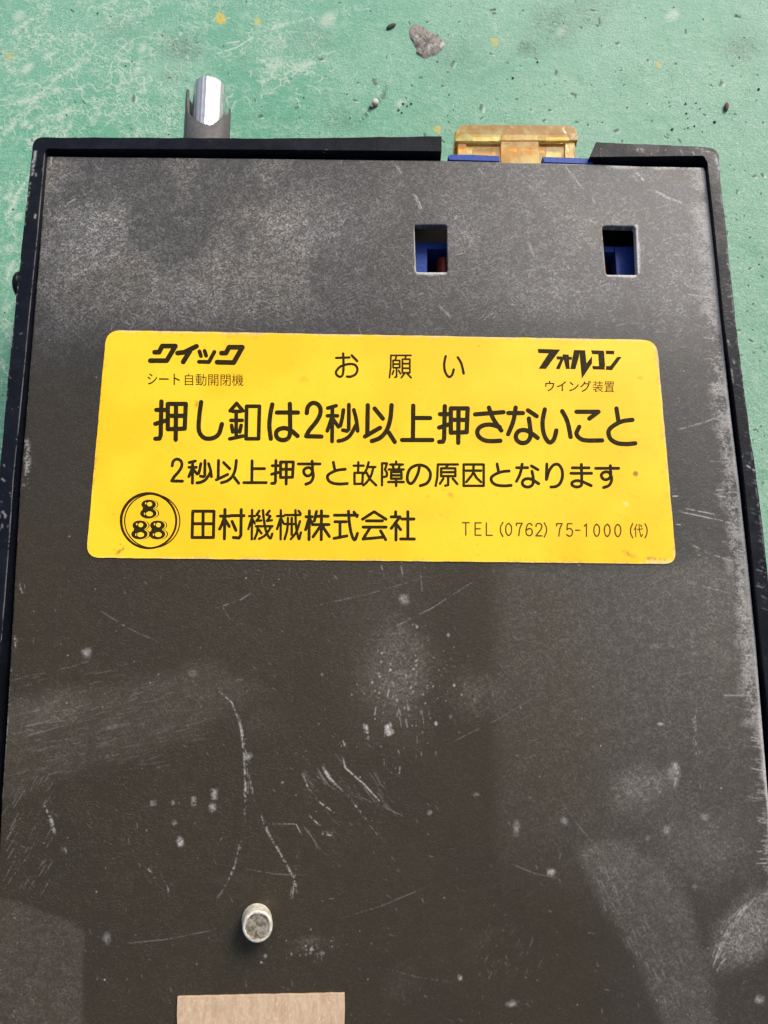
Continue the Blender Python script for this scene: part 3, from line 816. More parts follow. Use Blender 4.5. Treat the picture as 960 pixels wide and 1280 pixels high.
for v in bm.verts: v.co.x += (v.co.z-ZP)*.2
bmesh.ops.recalc_face_normals(bm, faces=bm.faces)
stud = finish('threaded_stud', bm, M_zinc, boxe, smooth=True, angle=50)
tag(stud, 'short zinc plated threaded stud with a dark worn end')
bm = bmesh.new(); N = 40; rows = []
for r, z in [(.80, -.015), (.77, -.04), (.70, -.10), (.55, -.13), (.35, -.10), (.15, -.12), (.005, -.12)]:
    rows.append([bm.verts.new((b0[0]+RS*r*math.cos(2*math.pi*i/N), b0[1]+RS*r*math.sin(2*math.pi*i/N), ZP+HS+z)) for i in range(N)])
for r0, r1 in zip(rows, rows[1:]):
    for i in range(N):
        j = (i+1) % N; bm.faces.new((r0[i], r0[j], r1[j], r1[i]))
for v in bm.verts: v.co.x += HS*.2
bmesh.ops.recalc_face_normals(bm, faces=bm.faces)
finish('stud_end', bm, M_core, stud, smooth=True, angle=80)

# blank beige board stuck on the cover at the bottom
bm = bmesh.new()
edge = [(221.5, 1246)]
for i in range(1, 24):
    t = i/24; edge.append((221.5+209*t, 1246-4.6*t+random.uniform(-.35, .35)))
edge += [(430.5, 1241.5), (431, 1262), (430, 1290), (432, 1345), (222.5, 1350), (222, 1300), (220.8, 1270)]
prism(bm, [P(u, v, ZP+.45)[:2] for u, v in edge], ZP+.01, ZP+.45)
bmesh.ops.triangulate(bm, faces=[f for f in bm.faces if len(f.verts) > 4])
pad = finish('paper_patch', bm, M_paper, boxe, bevel=.05, seg=1)
tag(pad, 'blank beige paper patch with vertical grain stuck on the cover')

# ------------------------------------------------------------------ the sticker
ST = ZP + .16
sx = [(133, 412.5), (821, 425), (845.5, 705), (107.5, 697)]
corner_r = [2.5, 2.6, 1.9, 2.2]
sp = [P(u, v, ST)[:2] for u, v in sx]
# subdivide the long edges and make them very slightly uneven
outl = round_poly(sp, corner_r, 8)
dense = []
for i in range(len(outl)):
    a = Vector(outl[i]); b = Vector(outl[(i+1) % len(outl)]); n = max(1, int((b-a).length/1.1))
    for j in range(n):
        q = a.lerp(b, j/n)
        if j: q += Vector((random.uniform(-.035, .035), random.uniform(-.035, .035)))
        dense.append(tuple(q))
smap = Map(-62, 62, -14, 34, ST, 10.0)
U, V = smap.U, smap.V
# R = pale abrasion, G = brown dirt, B = broad fading
def ed(pts, ch, w, s, r): smap.stroke(ch, pts, w, s, r)
ed([(140, 413), (480, 418.5), (815, 425)], 0, 5, .8, .25); ed([(815, 425), (822, 440), (845, 690)], 0, 4.5, .8, .25)
ed([(845, 690), (842, 702), (800, 704)], 0, 9, .8, .35); ed([(130, 420), (108, 690)], 0, 3, .5, .3); ed([(115, 696), (480, 701), (830, 705)], 0, 3, .5, .35)
ed([(820, 430), (834, 560), (845, 700)], 1, 4, .5, .5); ed([(140, 413), (480, 418)], 1, 3, .4, .55); ed([(805, 424), (700, 422)], 1, 4, .5, .5)
ed([(780, 690), (800, 697), (832, 700)], 1, 6, .7, .5); ed([(146, 692), (156, 684)], 1, 5, .9, .4); ed([(150, 680), (160, 686)], 1, 3, .6, .4)
smap.blob(1, 794, 592, 4, 4, 1.2, soft=.5, grit=.2); smap.blob(1, 563, 619, 7, 6, .5, soft=.9); smap.blob(1, 555, 612, 5, 4, .35, soft=.9)
smap.blob(1, 246, 505, 4, 6, .6, soft=.7); smap.blob(0, 251, 504, 3.5, 4.5, .8, soft=.6); smap.blob(1, 800, 472, 5, 3, .5, soft=.8)
smap.blob(0, 783, 630, 6, 3, .5, ang=30, soft=.8); smap.blob(1, 380, 475, 10, 6, .3, soft=.95)
for i in range(110):
    u, v = RNG.uniform(115, 840), RNG.uniform(418, 700); r = RNG.uniform(.7, 1.8); smap.blob(1, u, v, r, r, RNG.uniform(.2, .55), soft=.6, grit=0)
for i in range(26):
    u, v = RNG.uniform(760, 835), RNG.uniform(600, 680); l = RNG.uniform(10, 34); smap.stroke(1, [(u, v), (u+l, v+l*.28)], 1.1, .25, .3, .2)
for i in range(30):
    u, v = RNG.uniform(120, 800), RNG.uniform(418, 690); l = RNG.uniform(6, 30); a = RNG.uniform(-.6, .9); smap.stroke(1, [(u, v), (u+l*math.cos(a), v+l*math.sin(a))], 1.0, .16, .35, .2)
for pts, wd in (([(133, 420), (108, 697)], 7), ([(108, 697), (845, 705)], 6), ([(140, 413), (820, 425)], 6), ([(821, 430), (845, 700)], 9)):
    smap.stroke(1, pts, wd, .45, .75); smap.stroke(1, pts, wd*2.2, .28, .95)
for i in range(170):
    u, v = RNG.uniform(115, 840), RNG.uniform(418, 700); l = RNG.uniform(3, 16); a = RNG.normal(.35, .7); smap.stroke(int(RNG.random() < .4)*-1+1, [(u, v), (u+l*math.cos(a), v+l*math.sin(a))], 1.0, RNG.uniform(.12, .35), .3, .2)
for u, v, r_, s_ in [(540, 640, 60, .08), (250, 560, 70, .06), (800, 560, 50, .1), (160, 460, 50, .07), (700, 650, 80, .07)]:
    smap.blob(1, u, v, r_, r_*.6, s_, soft=.95, grit=.8)
smap.c[2] = fbm(smap.shape, 140, 5, 77)
simg = smap.image('sticker_wear')
k = NT('yellow_vinyl')
R_, G_, B_ = k.tex(simg, 'EXTEND')[:3]
f = k.noise(1800, 3, .6)
base = k.mix(k.ramp(B_, .35, .65), (0.805, 0.485, 0.015), (0.830, 0.545, 0.023))
base = k.mix(k.ramp(f, .5, .75, 0, .25), base, (0.78, 0.43, 0.015))
base = k.mix(k.math('MULTIPLY', R_, .8), base, (0.80, 0.66, 0.40))
base = k.mix(k.math('MULTIPLY', G_, .8, True), base, (0.16, 0.09, 0.025))
M_yellow = k.out(base, .40, 0, k.bump(k.noise(700, 3, .6), .2, .0001), Specular_IOR_Level=.2)
bm = bmesh.new(); prism(bm, dense, ZP+.005, ST)
bmesh.ops.triangulate(bm, faces=[f for f in bm.faces if len(f.verts) > 4])
sticker = finish('warning_sticker', bm, M_yellow, boxe); smap.uv(sticker)
tag(sticker, 'yellow warning sticker with black Japanese lettering and an 8-8-8 emblem')

k = NT('black_print')
f = k.noise(1500, 4, .7); g = k.noise(3800, 2, .6)
base = k.mix(k.ramp(f, .4, .7), (0.018, 0.014, 0.004), (0.034, 0.026, 0.006))
base = k.mix(k.math('MULTIPLY', k.ramp(g, .70, .76), .6), base, (0.5, 0.38, 0.05))
M_ink = k.out(base, .5, 0, None, Specular_IOR_Level=.06)
k = NT('brown_print'); M_ink2 = k.out((0.075, 0.045, 0.008), .5, 0, None, Specular_IOR_Level=.12)
M_yel2 = NT('yellow_print').out((0.82, 0.53, 0.03), .42, 0, None, Specular_IOR_Level=.2)

class Ink:
    def __init__(self): self.bm = bmesh.new(); self.k = 0
    def z(self): self.k += 1; return ST + .006 + self.k*.0004
    def face(self, pts, z=None):
        z = z or self.z()
        self.bm.faces.new([self.bm.verts.new((*P(u, v, ST)[:2], z)) for u, v in pts])
    def stroke(self, pts, w, curved=False):
        if curved and len(pts) > 2:
            q = [pts[0]]
            ext = [pts[0]]+list(pts)+[pts[-1]]
            for i in range(1, len(ext)-2):
                p0, p1, p2, p3 = [Vector(e) for e in ext[i-1:i+3]]
                for s in range(1, 7):
                    t = s/6
                    q.append(tuple(.5*((2*p1)+(p2-p0)*t+(2*p0-5*p1+4*p2-p3)*t*t+(3*p1-p0-3*p2+p3)*t**3)))
            pts = q
        closed = len(pts) > 3 and math.dist(pts[0], pts[-1]) < .01
        r = w/2
        if curved and len(pts) > 3:
            V2 = [Vector(p) for p in pts]; n = len(V2); rows = []; z = self.z()
            for i in range(n):
                a = V2[i]-V2[i-1] if i else V2[1]-V2[0]; b = V2[i+1]-V2[i] if i < n-1 else a
                if closed and i in (0, n-1): a = V2[-1]-V2[-2]; b = V2[1]-V2[0]
                t = (a.normalized()+b.normalized())
                t = t.normalized() if t.length > .2 else b.normalized()
                nn = Vector((-t.y, t.x))*r; zz = z + i*.00025
                rows.append([self.bm.verts.new((*P(*(V2[i]+nn), ST)[:2], zz)), self.bm.verts.new((*P(*(V2[i]-nn), ST)[:2], zz))])
            for q0, q1 in zip(rows, rows[1:]): self.bm.faces.new((q0[0], q1[0], q1[1], q0[1]))
            self.k += int(n*.00025/.0004)+1
            caps = [] if closed else [pts[0], pts[-1]]
        else:
            for i in range(len(pts)-1):
                a, b = Vector(pts[i]), Vector(pts[i+1]); d = b-a
                if d.length < 1e-6: continue
                n = Vector((-d.y, d.x)).normalized()*r
                self.face([tuple(a+n), tuple(b+n), tuple(b-n), tuple(a-n)])
            caps = pts[:-1] if closed else pts
        for p in caps:
            self.face([(p[0]+r*math.cos(t*math.pi/6), p[1]+r*math.sin(t*math.pi/6)) for t in range(12)])
    def ellipse(self, cx, cy, rx, ry, ang=0, n=36):
        ca, sa = math.cos(ang), math.sin(ang)
        self.face([(cx+rx*math.cos(t)*ca-ry*math.sin(t)*sa, cy+rx*math.cos(t)*sa+ry*math.sin(t)*ca) for t in [2*math.pi*i/n for i in range(n)]])
    def done(self, name, mat, label):
        bmesh.ops.recalc_face_normals(self.bm, faces=self.bm.faces)
        for f in self.bm.faces:
            if f.normal.z < 0: f.normal_flip()
        o = finish(name, self.bm, mat, sticker); tag(o, label); return o

# strokes traced per glyph: (curved?, points)
C, L_ = True, False
G = {}
G['押'] = [(L_, [(95, 52), (91, 238), (84, 254), (62, 255)]), (L_, [(67, 98), (122, 98)]), (L_, [(62, 174), (122, 155)]), (L_, [(130, 65), (228, 65), (222, 200), (130, 203), (130, 65)]), (L_, [(132, 130), (224, 130)]), (L_, [(175, 65), (173, 260)])]
G['し'] = [(C, [(312, 55), (303, 120), (298, 190), (305, 225), (325, 248), (350, 255), (385, 248), (410, 225), (425, 175)])]
G['釦'] = [(L_, [(470, 103), (505, 62), (540, 103)]), (L_, [(484, 106), (526, 106)]), (L_, [(474, 155), (536, 155)]), (L_, [(503, 108), (503, 245)]), (L_, [(478, 182), (484, 218)]), (L_, [(530, 182), (522, 218)]), (L_, [(468, 256), (540, 240)]), (L_, [(560, 78), (630, 78), (625, 255), (557, 255), (560, 78)])]
G['は'] = [(C, [(700, 68), (688, 130), (684, 190), (692, 255)]), (L_, [(725, 112), (840, 112)]), (C, [(796, 65), (797, 150), (797, 220), (788, 250), (765, 262), (738, 258), (722, 240), (724, 215), (745, 200), (775, 198), (805, 212), (838, 240)])]
G['2'] = [(C, [(15, 115), (20, 85), (35, 66), (55, 60), (78, 70), (90, 95), (86, 128), (65, 165), (30, 208), (12, 240)]), (L_, [(12, 241), (95, 243)])]
G['秒'] = [(L_, [(175, 75), (130, 88)]), (L_, [(128, 130), (182, 130)]), (L_, [(155, 85), (153, 270)]), (L_, [(150, 145), (127, 212)]), (L_, [(160, 150), (188, 190)]), (C, [(215, 98), (208, 145), (198, 185)]), (L_, [(245, 70), (244, 203), (235, 213), (212, 208)]), (C, [(272, 98), (285, 150), (293, 212)]), (C, [(284, 180), (252, 236), (218, 260), (187, 267)])]
G['以'] = [(L_, [(348, 72), (345, 235)]), (L_, [(332, 243), (415, 195)]), (L_, [(385, 90), (430, 145)]), (C, [(478, 72), (470, 150), (450, 210), (415, 250), (370, 268)]), (L_, [(462, 220), (495, 272)])]
G['上'] = [(L_, [(596, 75), (594, 255)]), (L_, [(600, 142), (688, 142)]), (L_, [(535, 262), (700, 262)])]
G['さ'] = [(L_, [(17, 122), (172, 110)]), (C, [(92, 85), (118, 150), (160, 210)]), (C, [(152, 192), (100, 178), (55, 185), (30, 210), (35, 240), (65, 262), (100, 268), (155, 266)])]
G['な'] = [(L_, [(198, 115), (278, 115)]), (C, [(238, 85), (225, 160), (197, 230)]), (L_, [(305, 100), (353, 132)]), (C, [(310, 145), (318, 200), (318, 245), (300, 272), (270, 278), (245, 262), (240, 235), (258, 212), (290, 208), (320, 222), (358, 250)])]
G['い'] = [(C, [(397, 95), (385, 160), (390, 220), (408, 262), (428, 275), (448, 255), (460, 210)]), (C, [(492, 105), (520, 160), (538, 245)])]
G['こ'] = [(L_, [(570, 108), (690, 108), (640, 145)]), (C, [(585, 190), (570, 225), (585, 250), (620, 264), (710, 264)])]
G['と'] = [(L_, [(788, 90), (798, 155)]), (C, [(875, 152), (820, 160), (770, 185), (745, 215), (755, 255), (790, 278), (840, 284), (890, 280)])]
G['す'] = [(L_, [(790, 98), (928, 98)]), (C, [(878, 82), (880, 138), (868, 160), (845, 166), (827, 152), (826, 132), (845, 120), (868, 122), (882, 142), (885, 170), (870, 200), (838, 213)])]
G['故'] = [(L_, [(250, 82), (310, 82)]), (L_, [(278, 62), (277, 120)]), (L_, [(255, 125), (305, 125), (302, 190), (255, 192), (255, 125)]), (L_, [(340, 62), (330, 100), (314, 128)]), (L_, [(330, 90), (380, 90)]), (C, [(368, 92), (355, 140), (330, 180), (308, 200)]), (L_, [(325, 120), (350, 165), (385, 200)])]
G['障'] = [(L_, [(420, 200), (420, 68), (450, 68), (438, 105), (450, 125), (448, 146), (432, 150)]), (L_, [(505, 58), (505, 75)]), (L_, [(470, 75), (545, 75)]), (L_, [(485, 84), (490, 98)]), (L_, [(525, 84), (520, 98)]), (L_, [(460, 105), (550, 105)]), (L_, [(475, 120), (537, 120), (537, 160), (475, 160), (475, 120)]), (L_, [(475, 140), (537, 140)]), (L_, [(458, 180), (550, 180)]), (L_, [(505, 162), (505, 204)])]
G['の'] = [(C, [(645, 85), (635, 130), (612, 175), (590, 190), (573, 170), (575, 130), (595, 95), (640, 78), (685, 90), (710, 125), (705, 165), (685, 190), (650, 202)])]
G['原'] = [(L_, [(875, 75), (755, 75), (752, 150), (742, 203)]), (L_, [(815, 78), (802, 96)]), (L_, [(775, 98), (860, 98), (860, 145), (775, 145), (775, 98)]), (L_, [(775, 121), (860, 121)]), (L_, [(817, 145), (817, 198), (800, 202)]), (L_, [(788, 160), (768, 190)]), (L_, [(845, 160), (872, 192)])]
G['因'] = [(L_, [(-2, 75), (118, 75), (118, 203), (-2, 203), (-2, 75)]), (L_, [(12, 112), (102, 112)]), (C, [(57, 88), (52, 130), (14, 180)]), (L_, [(58, 125), (75, 155), (102, 180)])]
G['り'] = [(L_, [(497, 72), (494, 165)]), (C, [(497, 160), (510, 115), (535, 80), (565, 75), (587, 105), (590, 150), (575, 190), (550, 207), (522, 210)])]
G['ま'] = [(L_, [(650, 95), (750, 95)]), (L_, [(642, 128), (765, 128)]), (C, [(704, 75), (706, 180), (700, 203), (675, 210), (650, 200), (650, 182), (675, 172), (710, 178), (763, 202)])]
G['田'] = [(L_, [(70, 58), (240, 58), (235, 268), (65, 268), (70, 58)]), (L_, [(153, 58), (152, 268)]), (L_, [(70, 158), (238, 158)])]
G['村'] = [(L_, [(292, 97), (365, 97)]), (L_, [(328, 45), (323, 278)]), (L_, [(322, 110), (305, 160), (285, 200)]), (L_, [(332, 130), (362, 180)]), (L_, [(375, 93), (480, 93)]), (L_, [(458, 45), (455, 250), (440, 272), (395, 268)]), (L_, [(385, 140), (415, 210)])]
G['機'] = [(L_, [(520, 97), (568, 97)]), (L_, [(545, 48), (542, 282)]), (L_, [(540, 120), (515, 200)]), (L_, [(548, 120), (566, 155)]), (L_, [(602, 55), (582, 85), (606, 100), (580, 135), (618, 132)]), (L_, [(684, 55), (660, 85), (692, 98), (664, 135), (703, 130)]), (L_, [(575, 178), (708, 178)]), (C, [(632, 50), (640, 130), (658, 220), (690, 275), (706, 238)]), (C, [(692, 192), (650, 250), (602, 278)]), (C, [(590, 182), (585, 230), (565, 278)]), (L_, [(600, 205), (620, 235)])]
G['械'] = [(L_, [(745, 97), (798, 97)]), (L_, [(775, 50), (773, 282)]), (L_, [(770, 120), (745, 200)]), (L_, [(780, 120), (798, 158)]), (L_, [(808, 88), (930, 88)]), (C, [(892, 50), (894, 140), (903, 220), (920, 282), (935, 228)]), (C, [(928, 138), (900, 222), (855, 280)]), (L_, [(918, 55), (933, 78)]), (L_, [(812, 160), (882, 160)]), (C, [(832, 112), (826, 205), (805, 280)]), (L_, [(862, 112), (862, 245)])]
G['株'] = [(L_, [(48, 102), (98, 102)]), (L_, [(75, 55), (72, 285)]), (L_, [(72, 115), (45, 205)]), (L_, [(82, 125), (100, 160)]), (L_, [(132, 60), (115, 135)]), (L_, [(124, 98), (225, 98)]), (L_, [(100, 165), (232, 165)]), (L_, [(172, 55), (170, 285)]), (L_, [(165, 175), (105, 262)]), (L_, [(178, 175), (235, 260)])]
G['式'] = [(L_, [(275, 90), (460, 90)]), (L_, [(280, 142), (370, 142)]), (L_, [(320, 145), (320, 268)]), (L_, [(272, 275), (375, 255)]), (C, [(388, 58), (395, 150), (412, 240), (438, 288), (460, 235)]), (L_, [(432, 65), (456, 100)])]
G['会'] = [(L_, [(500, 122), (593, 62), (688, 122)]), (L_, [(532, 135), (660, 135)]), (L_, [(505, 185), (688, 185)]), (L_, [(560, 190), (505, 280), (670, 265)]), (L_, [(645, 215), (685, 285)])]
G['社'] = [(L_, [(765, 62), (765, 98)]), (L_, [(730, 103), (800, 103), (730, 195)]), (L_, [(768, 150), (768, 288)]), (L_, [(775, 165), (805, 205)]), (L_, [(815, 120), (912, 120)]), (L_, [(863, 62), (863, 278)]), (L_, [(805, 280), (915, 280)])]
G['お'] = [(L_, [(52, 88), (135, 85)]), (C, [(96, 60), (98, 150), (92, 195), (75, 207), (55, 195), (52, 172), (80, 142), (130, 127), (170, 132), (186, 160), (175, 190), (145, 206), (120, 206)]), (L_, [(150, 72), (185, 108)])]
G['願'] = [(L_, [(460, 72), (397, 72), (396, 150), (388, 212)]), (L_, [(432, 78), (425, 100)]), (L_, [(411, 104), (453, 104), (453, 150), (411, 150), (411, 104)]), (L_, [(411, 127), (453, 127)]), (L_, [(433, 150), (433, 206), (423, 211)]), (L_, [(415, 168), (406, 192)]), (L_, [(447, 168), (458, 188)]), (L_, [(466, 72), (524, 72)]), (L_, [(492, 75), (488, 92)]), (L_, [(470, 96), (517, 96), (517, 182), (470, 182), (470, 96)]), (L_, [(470, 124), (517, 124)]), (L_, [(470, 153), (517, 153)]), (L_, [(482, 188), (463, 213)]), (L_, [(502, 188), (525, 213)])]

def draw(ink, ch, u0, v0, sc, w, box_=None):
    """glyph traced in a view that starts at (u0, v0) with scale sc; box_ fits it to another box of that view"""
    st = G[ch]
    if box_:
        xs = [p[0] for _, q in st for p in q]; ys = [p[1] for _, q in st for p in q]
        a0, a1, b0_, b1 = min(xs), max(xs), min(ys), max(ys); X0, X1, Y0, Y1 = box_
        st = [(c, [(X0+(p[0]-a0)/(a1-a0)*(X1-X0), Y0+(p[1]-b0_)/(b1-b0_)*(Y1-Y0)) for p in q]) for c, q in st]
    ink.k = 0
    for c, q in st: ink.stroke([(u0+p[0]/sc, v0+p[1]/sc) for p in q], w, c)

ink = Ink(); W = 5.6
for ch in '押し釦は': draw(ink, ch, 180, 490, 4.364, W if ch != '釦' else 4.8)
for ch in '2秒以上': draw(ink, ch, 380, 490, 4.364, W if ch != '秒' else 4.9)
draw(ink, '押', 380, 490, 4.364, W, (737, 893, 77, 277))
for ch in 'さないこと': draw(ink, ch, 590, 490, 4.364, W)
ink.done('lettering', M_ink, 'large headline line of Japanese characters')
ink = Ink(); W = 3.8
for ch, b in [('2', (71, 135, 43, 175)), ('秒', (173, 309, 51, 187)), ('以', (338, 472, 51, 187)), ('上', (503, 637, 53, 184)), ('押', (670, 800, 51, 192)), ('す', (830, 960, 55, 193))]:
    draw(ink, ch, 200, 565, 4.8, W, b)
draw(ink, 'と', 390, 565, 4.8, W, (93, 212, 62, 192))
for ch in '故障の原': draw(ink, ch, 390, 565, 4.8, W if ch == 'の' else 3.2)
draw(ink, '因', 580, 565, 4.8, 3.3)
draw(ink, 'と', 580, 565, 4.8, W, (163, 283, 72, 203)); draw(ink, 'な', 580, 565, 4.8, W, (315, 448, 73, 210))
for ch in 'ります': draw(ink, ch, 580, 565, 4.8, W)
ink.done('lettering', M_ink, 'smaller second line of Japanese characters')
ink = Ink()
for ch in '田村機械': draw(ink, ch, 230, 630, 6.4, 4.0 if ch in '田村' else 3.2)
for ch in '株式会社': draw(ink, ch, 375, 630, 6.4, 3.9)
ink.done('lettering', M_ink, 'company name in bold Japanese characters')
ink = Ink()
draw(ink, 'お', 410, 430, 5.053, 3.1); draw(ink, '願', 410, 430, 5.053, 2.3); draw(ink, 'い', 410, 430, 5.053, 3.1, (734, 857, 77, 208))
ink.done('lettering', M_ink, 'three widely spaced characters at the top centre')

# telephone number, one stroke font
D = {'T': [(L_, [(0, 0), (1, 0)]), (L_, [(.5, 0), (.5, 1)])], 'E': [(L_, [(1, 0), (0, 0), (0, 1), (1, 1)]), (L_, [(0, .48), (.85, .48)])], 'L': [(L_, [(0, 0), (0, 1), (1, 1)])],
     '(': [(C, [(1, -.05), (.2, .25), (0, .5), (.2, .78), (1, 1.08)])], ')': [(C, [(0, -.05), (.8, .25), (1, .5), (.8, .78), (0, 1.08)])],
     '0': [(C, [(.5, 0), (.1, .2), (0, .5), (.1, .8), (.5, 1), (.9, .8), (1, .5), (.9, .2), (.5, 0)])], '7': [(L_, [(0, .2), (0, 0), (1, 0)]), (C, [(1, 0), (.6, .4), (.4, 1)])],
     '6': [(C, [(.95, .15), (.6, 0), (.2, .15), (0, .55), (.1, .88), (.5, 1), (.9, .88), (1, .68), (.85, .48), (.5, .42), (.1, .55)])],
     '2': [(C, [(.02, .25), (.15, .05), (.5, 0), (.9, .08), (.98, .28), (.8, .52), (.3, .82), (0, 1)]), (L_, [(0, 1), (1, 1)])],
     '5': [(L_, [(.92, 0), (.15, 0), (.05, .48)]), (C, [(.05, .48), (.5, .38), (.9, .5), (1, .7), (.85, .93), (.45, 1), (0, .88)])], '-': [(L_, [(0, .52), (1, .52)])],
     '1': [(L_, [(0, .18), (.8, 0), (.8, 1)])],
     '代': [(L_, [(.32, 0), (.02, .45)]), (L_, [(.2, .3), (.2, 1)]), (L_, [(.38, .42), (1, .36)]), (C, [(.58, 0), (.64, .5), (.82, .98), (1, .8)]), (L_, [(.78, .05), (.9, .2)])]}
ink = Ink()
for ch, x0, x1 in [('T', 28, 56), ('E', 82, 107), ('L', 130, 155), ('(', 190, 201), ('0', 213, 238), ('7', 259, 284), ('6', 300, 327), ('2', 342, 368), (')', 378, 388), ('7', 431, 455), ('5', 474, 499),
                   ('-', 513, 531), ('1', 550, 561), ('0', 591, 615), ('0', 636, 660), ('0', 681, 706), ('(', 748, 757), ('代', 763, 800), (')', 810, 819)]:
    y0 = 46 + (x0-28)*.0095; y1 = 99 + (x0-28)*.010
    ink.k = 0
    for c, q in D[ch]: ink.stroke([(570+(x0+p[0]*(x1-x0))/3.4286, 640+(y0+p[1]*(y1-y0))/3.4286) for p in q], 1.7 if ch != '代' else 1.3, c)
ink.done('lettering', M_ink2, 'thin telephone number at the lower right')

# the two product names above the headline
ink = Ink()
Q = lambda pts, u0: [(u0+x/7.385, (420 if u0 == 180 else 425)+y/7.385) for x, y in pts]
for pts in ([(98, 150), (140, 150), (168, 93), (290, 93), (210, 228), (58, 228)], [(310, 158), (372, 150), (485, 95)], [(425, 138), (362, 240)],
            [(675, 242), (828, 246), (908, 104), (785, 104), (757, 158), (715, 158)]):
    ink.stroke(Q(pts, 180), 6.2)
for pts in ([(512, 142), (526, 185)], [(560, 138), (574, 182)], [(650, 147), (600, 240), (508, 238)]): ink.stroke(Q(pts, 180), 5.0)
ink.done('logo', M_ink, 'slanted heavy katakana logo at the upper left')
ink = Ink()
for pts in ([(90, 82), (298, 88), (165, 268), (98, 265), (190, 125), (95, 120)], [(262, 150), (405, 155), (405, 183), (265, 180)], [(318, 132), (376, 135), (386, 268), (350, 268)],
            [(300, 175), (330, 175), (292, 270), (256, 268)], [(425, 92), (476, 94), (470, 160), (437, 270), (390, 268)], [(470, 93), (528, 95), (540, 215), (590, 150), (592, 215), (497, 358), (475, 130)],
            [(583, 95), (700, 98), (706, 135), (592, 130)], [(648, 128), (704, 130), (712, 245), (655, 245)], [(592, 240), (708, 242), (708, 274), (600, 272)], [(718, 98), (797, 100), (795, 132), (718, 130)], [(825, 155), (864, 157), (775, 278), (720, 276), (720, 240), (758, 240)]):
    q = Q(pts, 660)
    ink.face(q)
bmesh.ops.triangulate(ink.bm, faces=[f for f in ink.bm.faces if len(f.verts) > 4])
ink.done('logo', M_ink, 'jagged katakana logo with a lightning stroke at the upper right')

# small captions set with the built-in font
def caption(txt, u0, v0, u1, v1, off, label, mat):
    cu = bpy.data.curves.new('caption', 'FONT'); cu.body = txt; cu.size = 1.0; cu.offset = off; cu.resolution_u = 4
    o = bpy.data.objects.new('caption', cu); COL.objects.link(o)
    dg = bpy.context.evaluated_depsgraph_get(); me = bpy.data.meshes.new_from_object(o.evaluated_get(dg))
    COL.objects.unlink(o); bpy.data.objects.remove(o); bpy.data.curves.remove(cu)
    bm = bmesh.new(); bm.from_mesh(me); bpy.data.meshes.remove(me)
    xs = [v.co.x for v in bm.verts]; ys = [v.co.y for v in bm.verts]
    if not xs: bm.free(); return
    x0, x1, y0, y1 = min(xs), max(xs), min(ys), max(ys)
    for v in bm.verts:
        fu = (v.co.x-x0)/(x1-x0); fv = (y1-v.co.y)/(y1-y0)
        v.co = Vector((*P(u0+fu*(u1-u0), v0+fv*(v1-v0)+fu*.6, ST)[:2], ST+.006))
    o = finish('lettering', bm, mat, sticker); tag(o, label)
caption('シート', 184.3, 466.6, 224.8, 480.8, .010, 'small katakana caption under the left logo', M_ink)
caption('自動開閉機', 231, 467, 304.3, 482, .0, 'small kanji caption under the left logo', M_ink)
caption('ウイング', 681.5, 475.4, 739, 489.4, .010, 'small katakana caption under the right logo', M_ink)
caption('装置', 741, 475.8, 768, 490, .0, 'small kanji caption under the right logo', M_ink)

# round emblem: two offset circles and three stacked eights
ink = Ink(); ey = Ink(); ey.k = 0
E = lambda x, y: (140+x/9.6, 600+y/9.6)
def ringe(cx, cy, r, w0, w1, ry=None, ph=0):
    ry = ry or r; n = 72; z = ink.z()
    for i in range(n):
        q = []
        for s, j in ((1, i), (1, i+1), (-1, i+1), (-1, i)):
            t = 2*math.pi*j/n; ww = w0+(w1-w0)*(.5+.5*math.cos(t-ph))
            q.append(E(cx+(r+s*ww/2)*math.cos(t), cy+(ry+s*ww/2)*math.sin(t)))
        ink.face(q, z)
ringe(440, 490, 331, 34, 24, 329, .8)
ringe(483, 492, 331, 15, 15, 322)
seq = []
for dx, dy in ((0, 0), (-106, 250), (106, 250)):
    for (o_, shr, kind) in ((32, 1, 'k'), (19, 1, 'y'), (0, 1, 'k')):
        seq.append((kind, 440+dx+o_*.9, 294+dy, 88 if kind == 'k' else 87, 58)); seq.append((kind, 436+dx+o_, 400+dy, 98 if kind == 'k' else 97, 62))
        if o_ == 0: seq.append((kind, 432+dx, 345+dy, 66, 30))
    seq.append(('y', 452+dx, 290+dy, 30, 27)); seq.append(('y', 450+dx, 406+dy, 42, 29))
    seq.append(('y', 404+dx, 280+dy, 8, 14)); seq.append(('y', 392+dx, 406+dy, 7, 16))
z = ST+.008
for kind, x, y, rx, ry in seq:
    z += .0006
    (ink if kind == 'k' else ey).face([E(x+rx*math.cos(2*math.pi*i/36), y+ry*math.sin(2*math.pi*i/36)) for i in range(36)], z)
ink.done('emblem', M_ink, 'round emblem of two circles around three stacked eights')
ey.done('emblem_fill', M_yel2, 'yellow counters of the three eights')

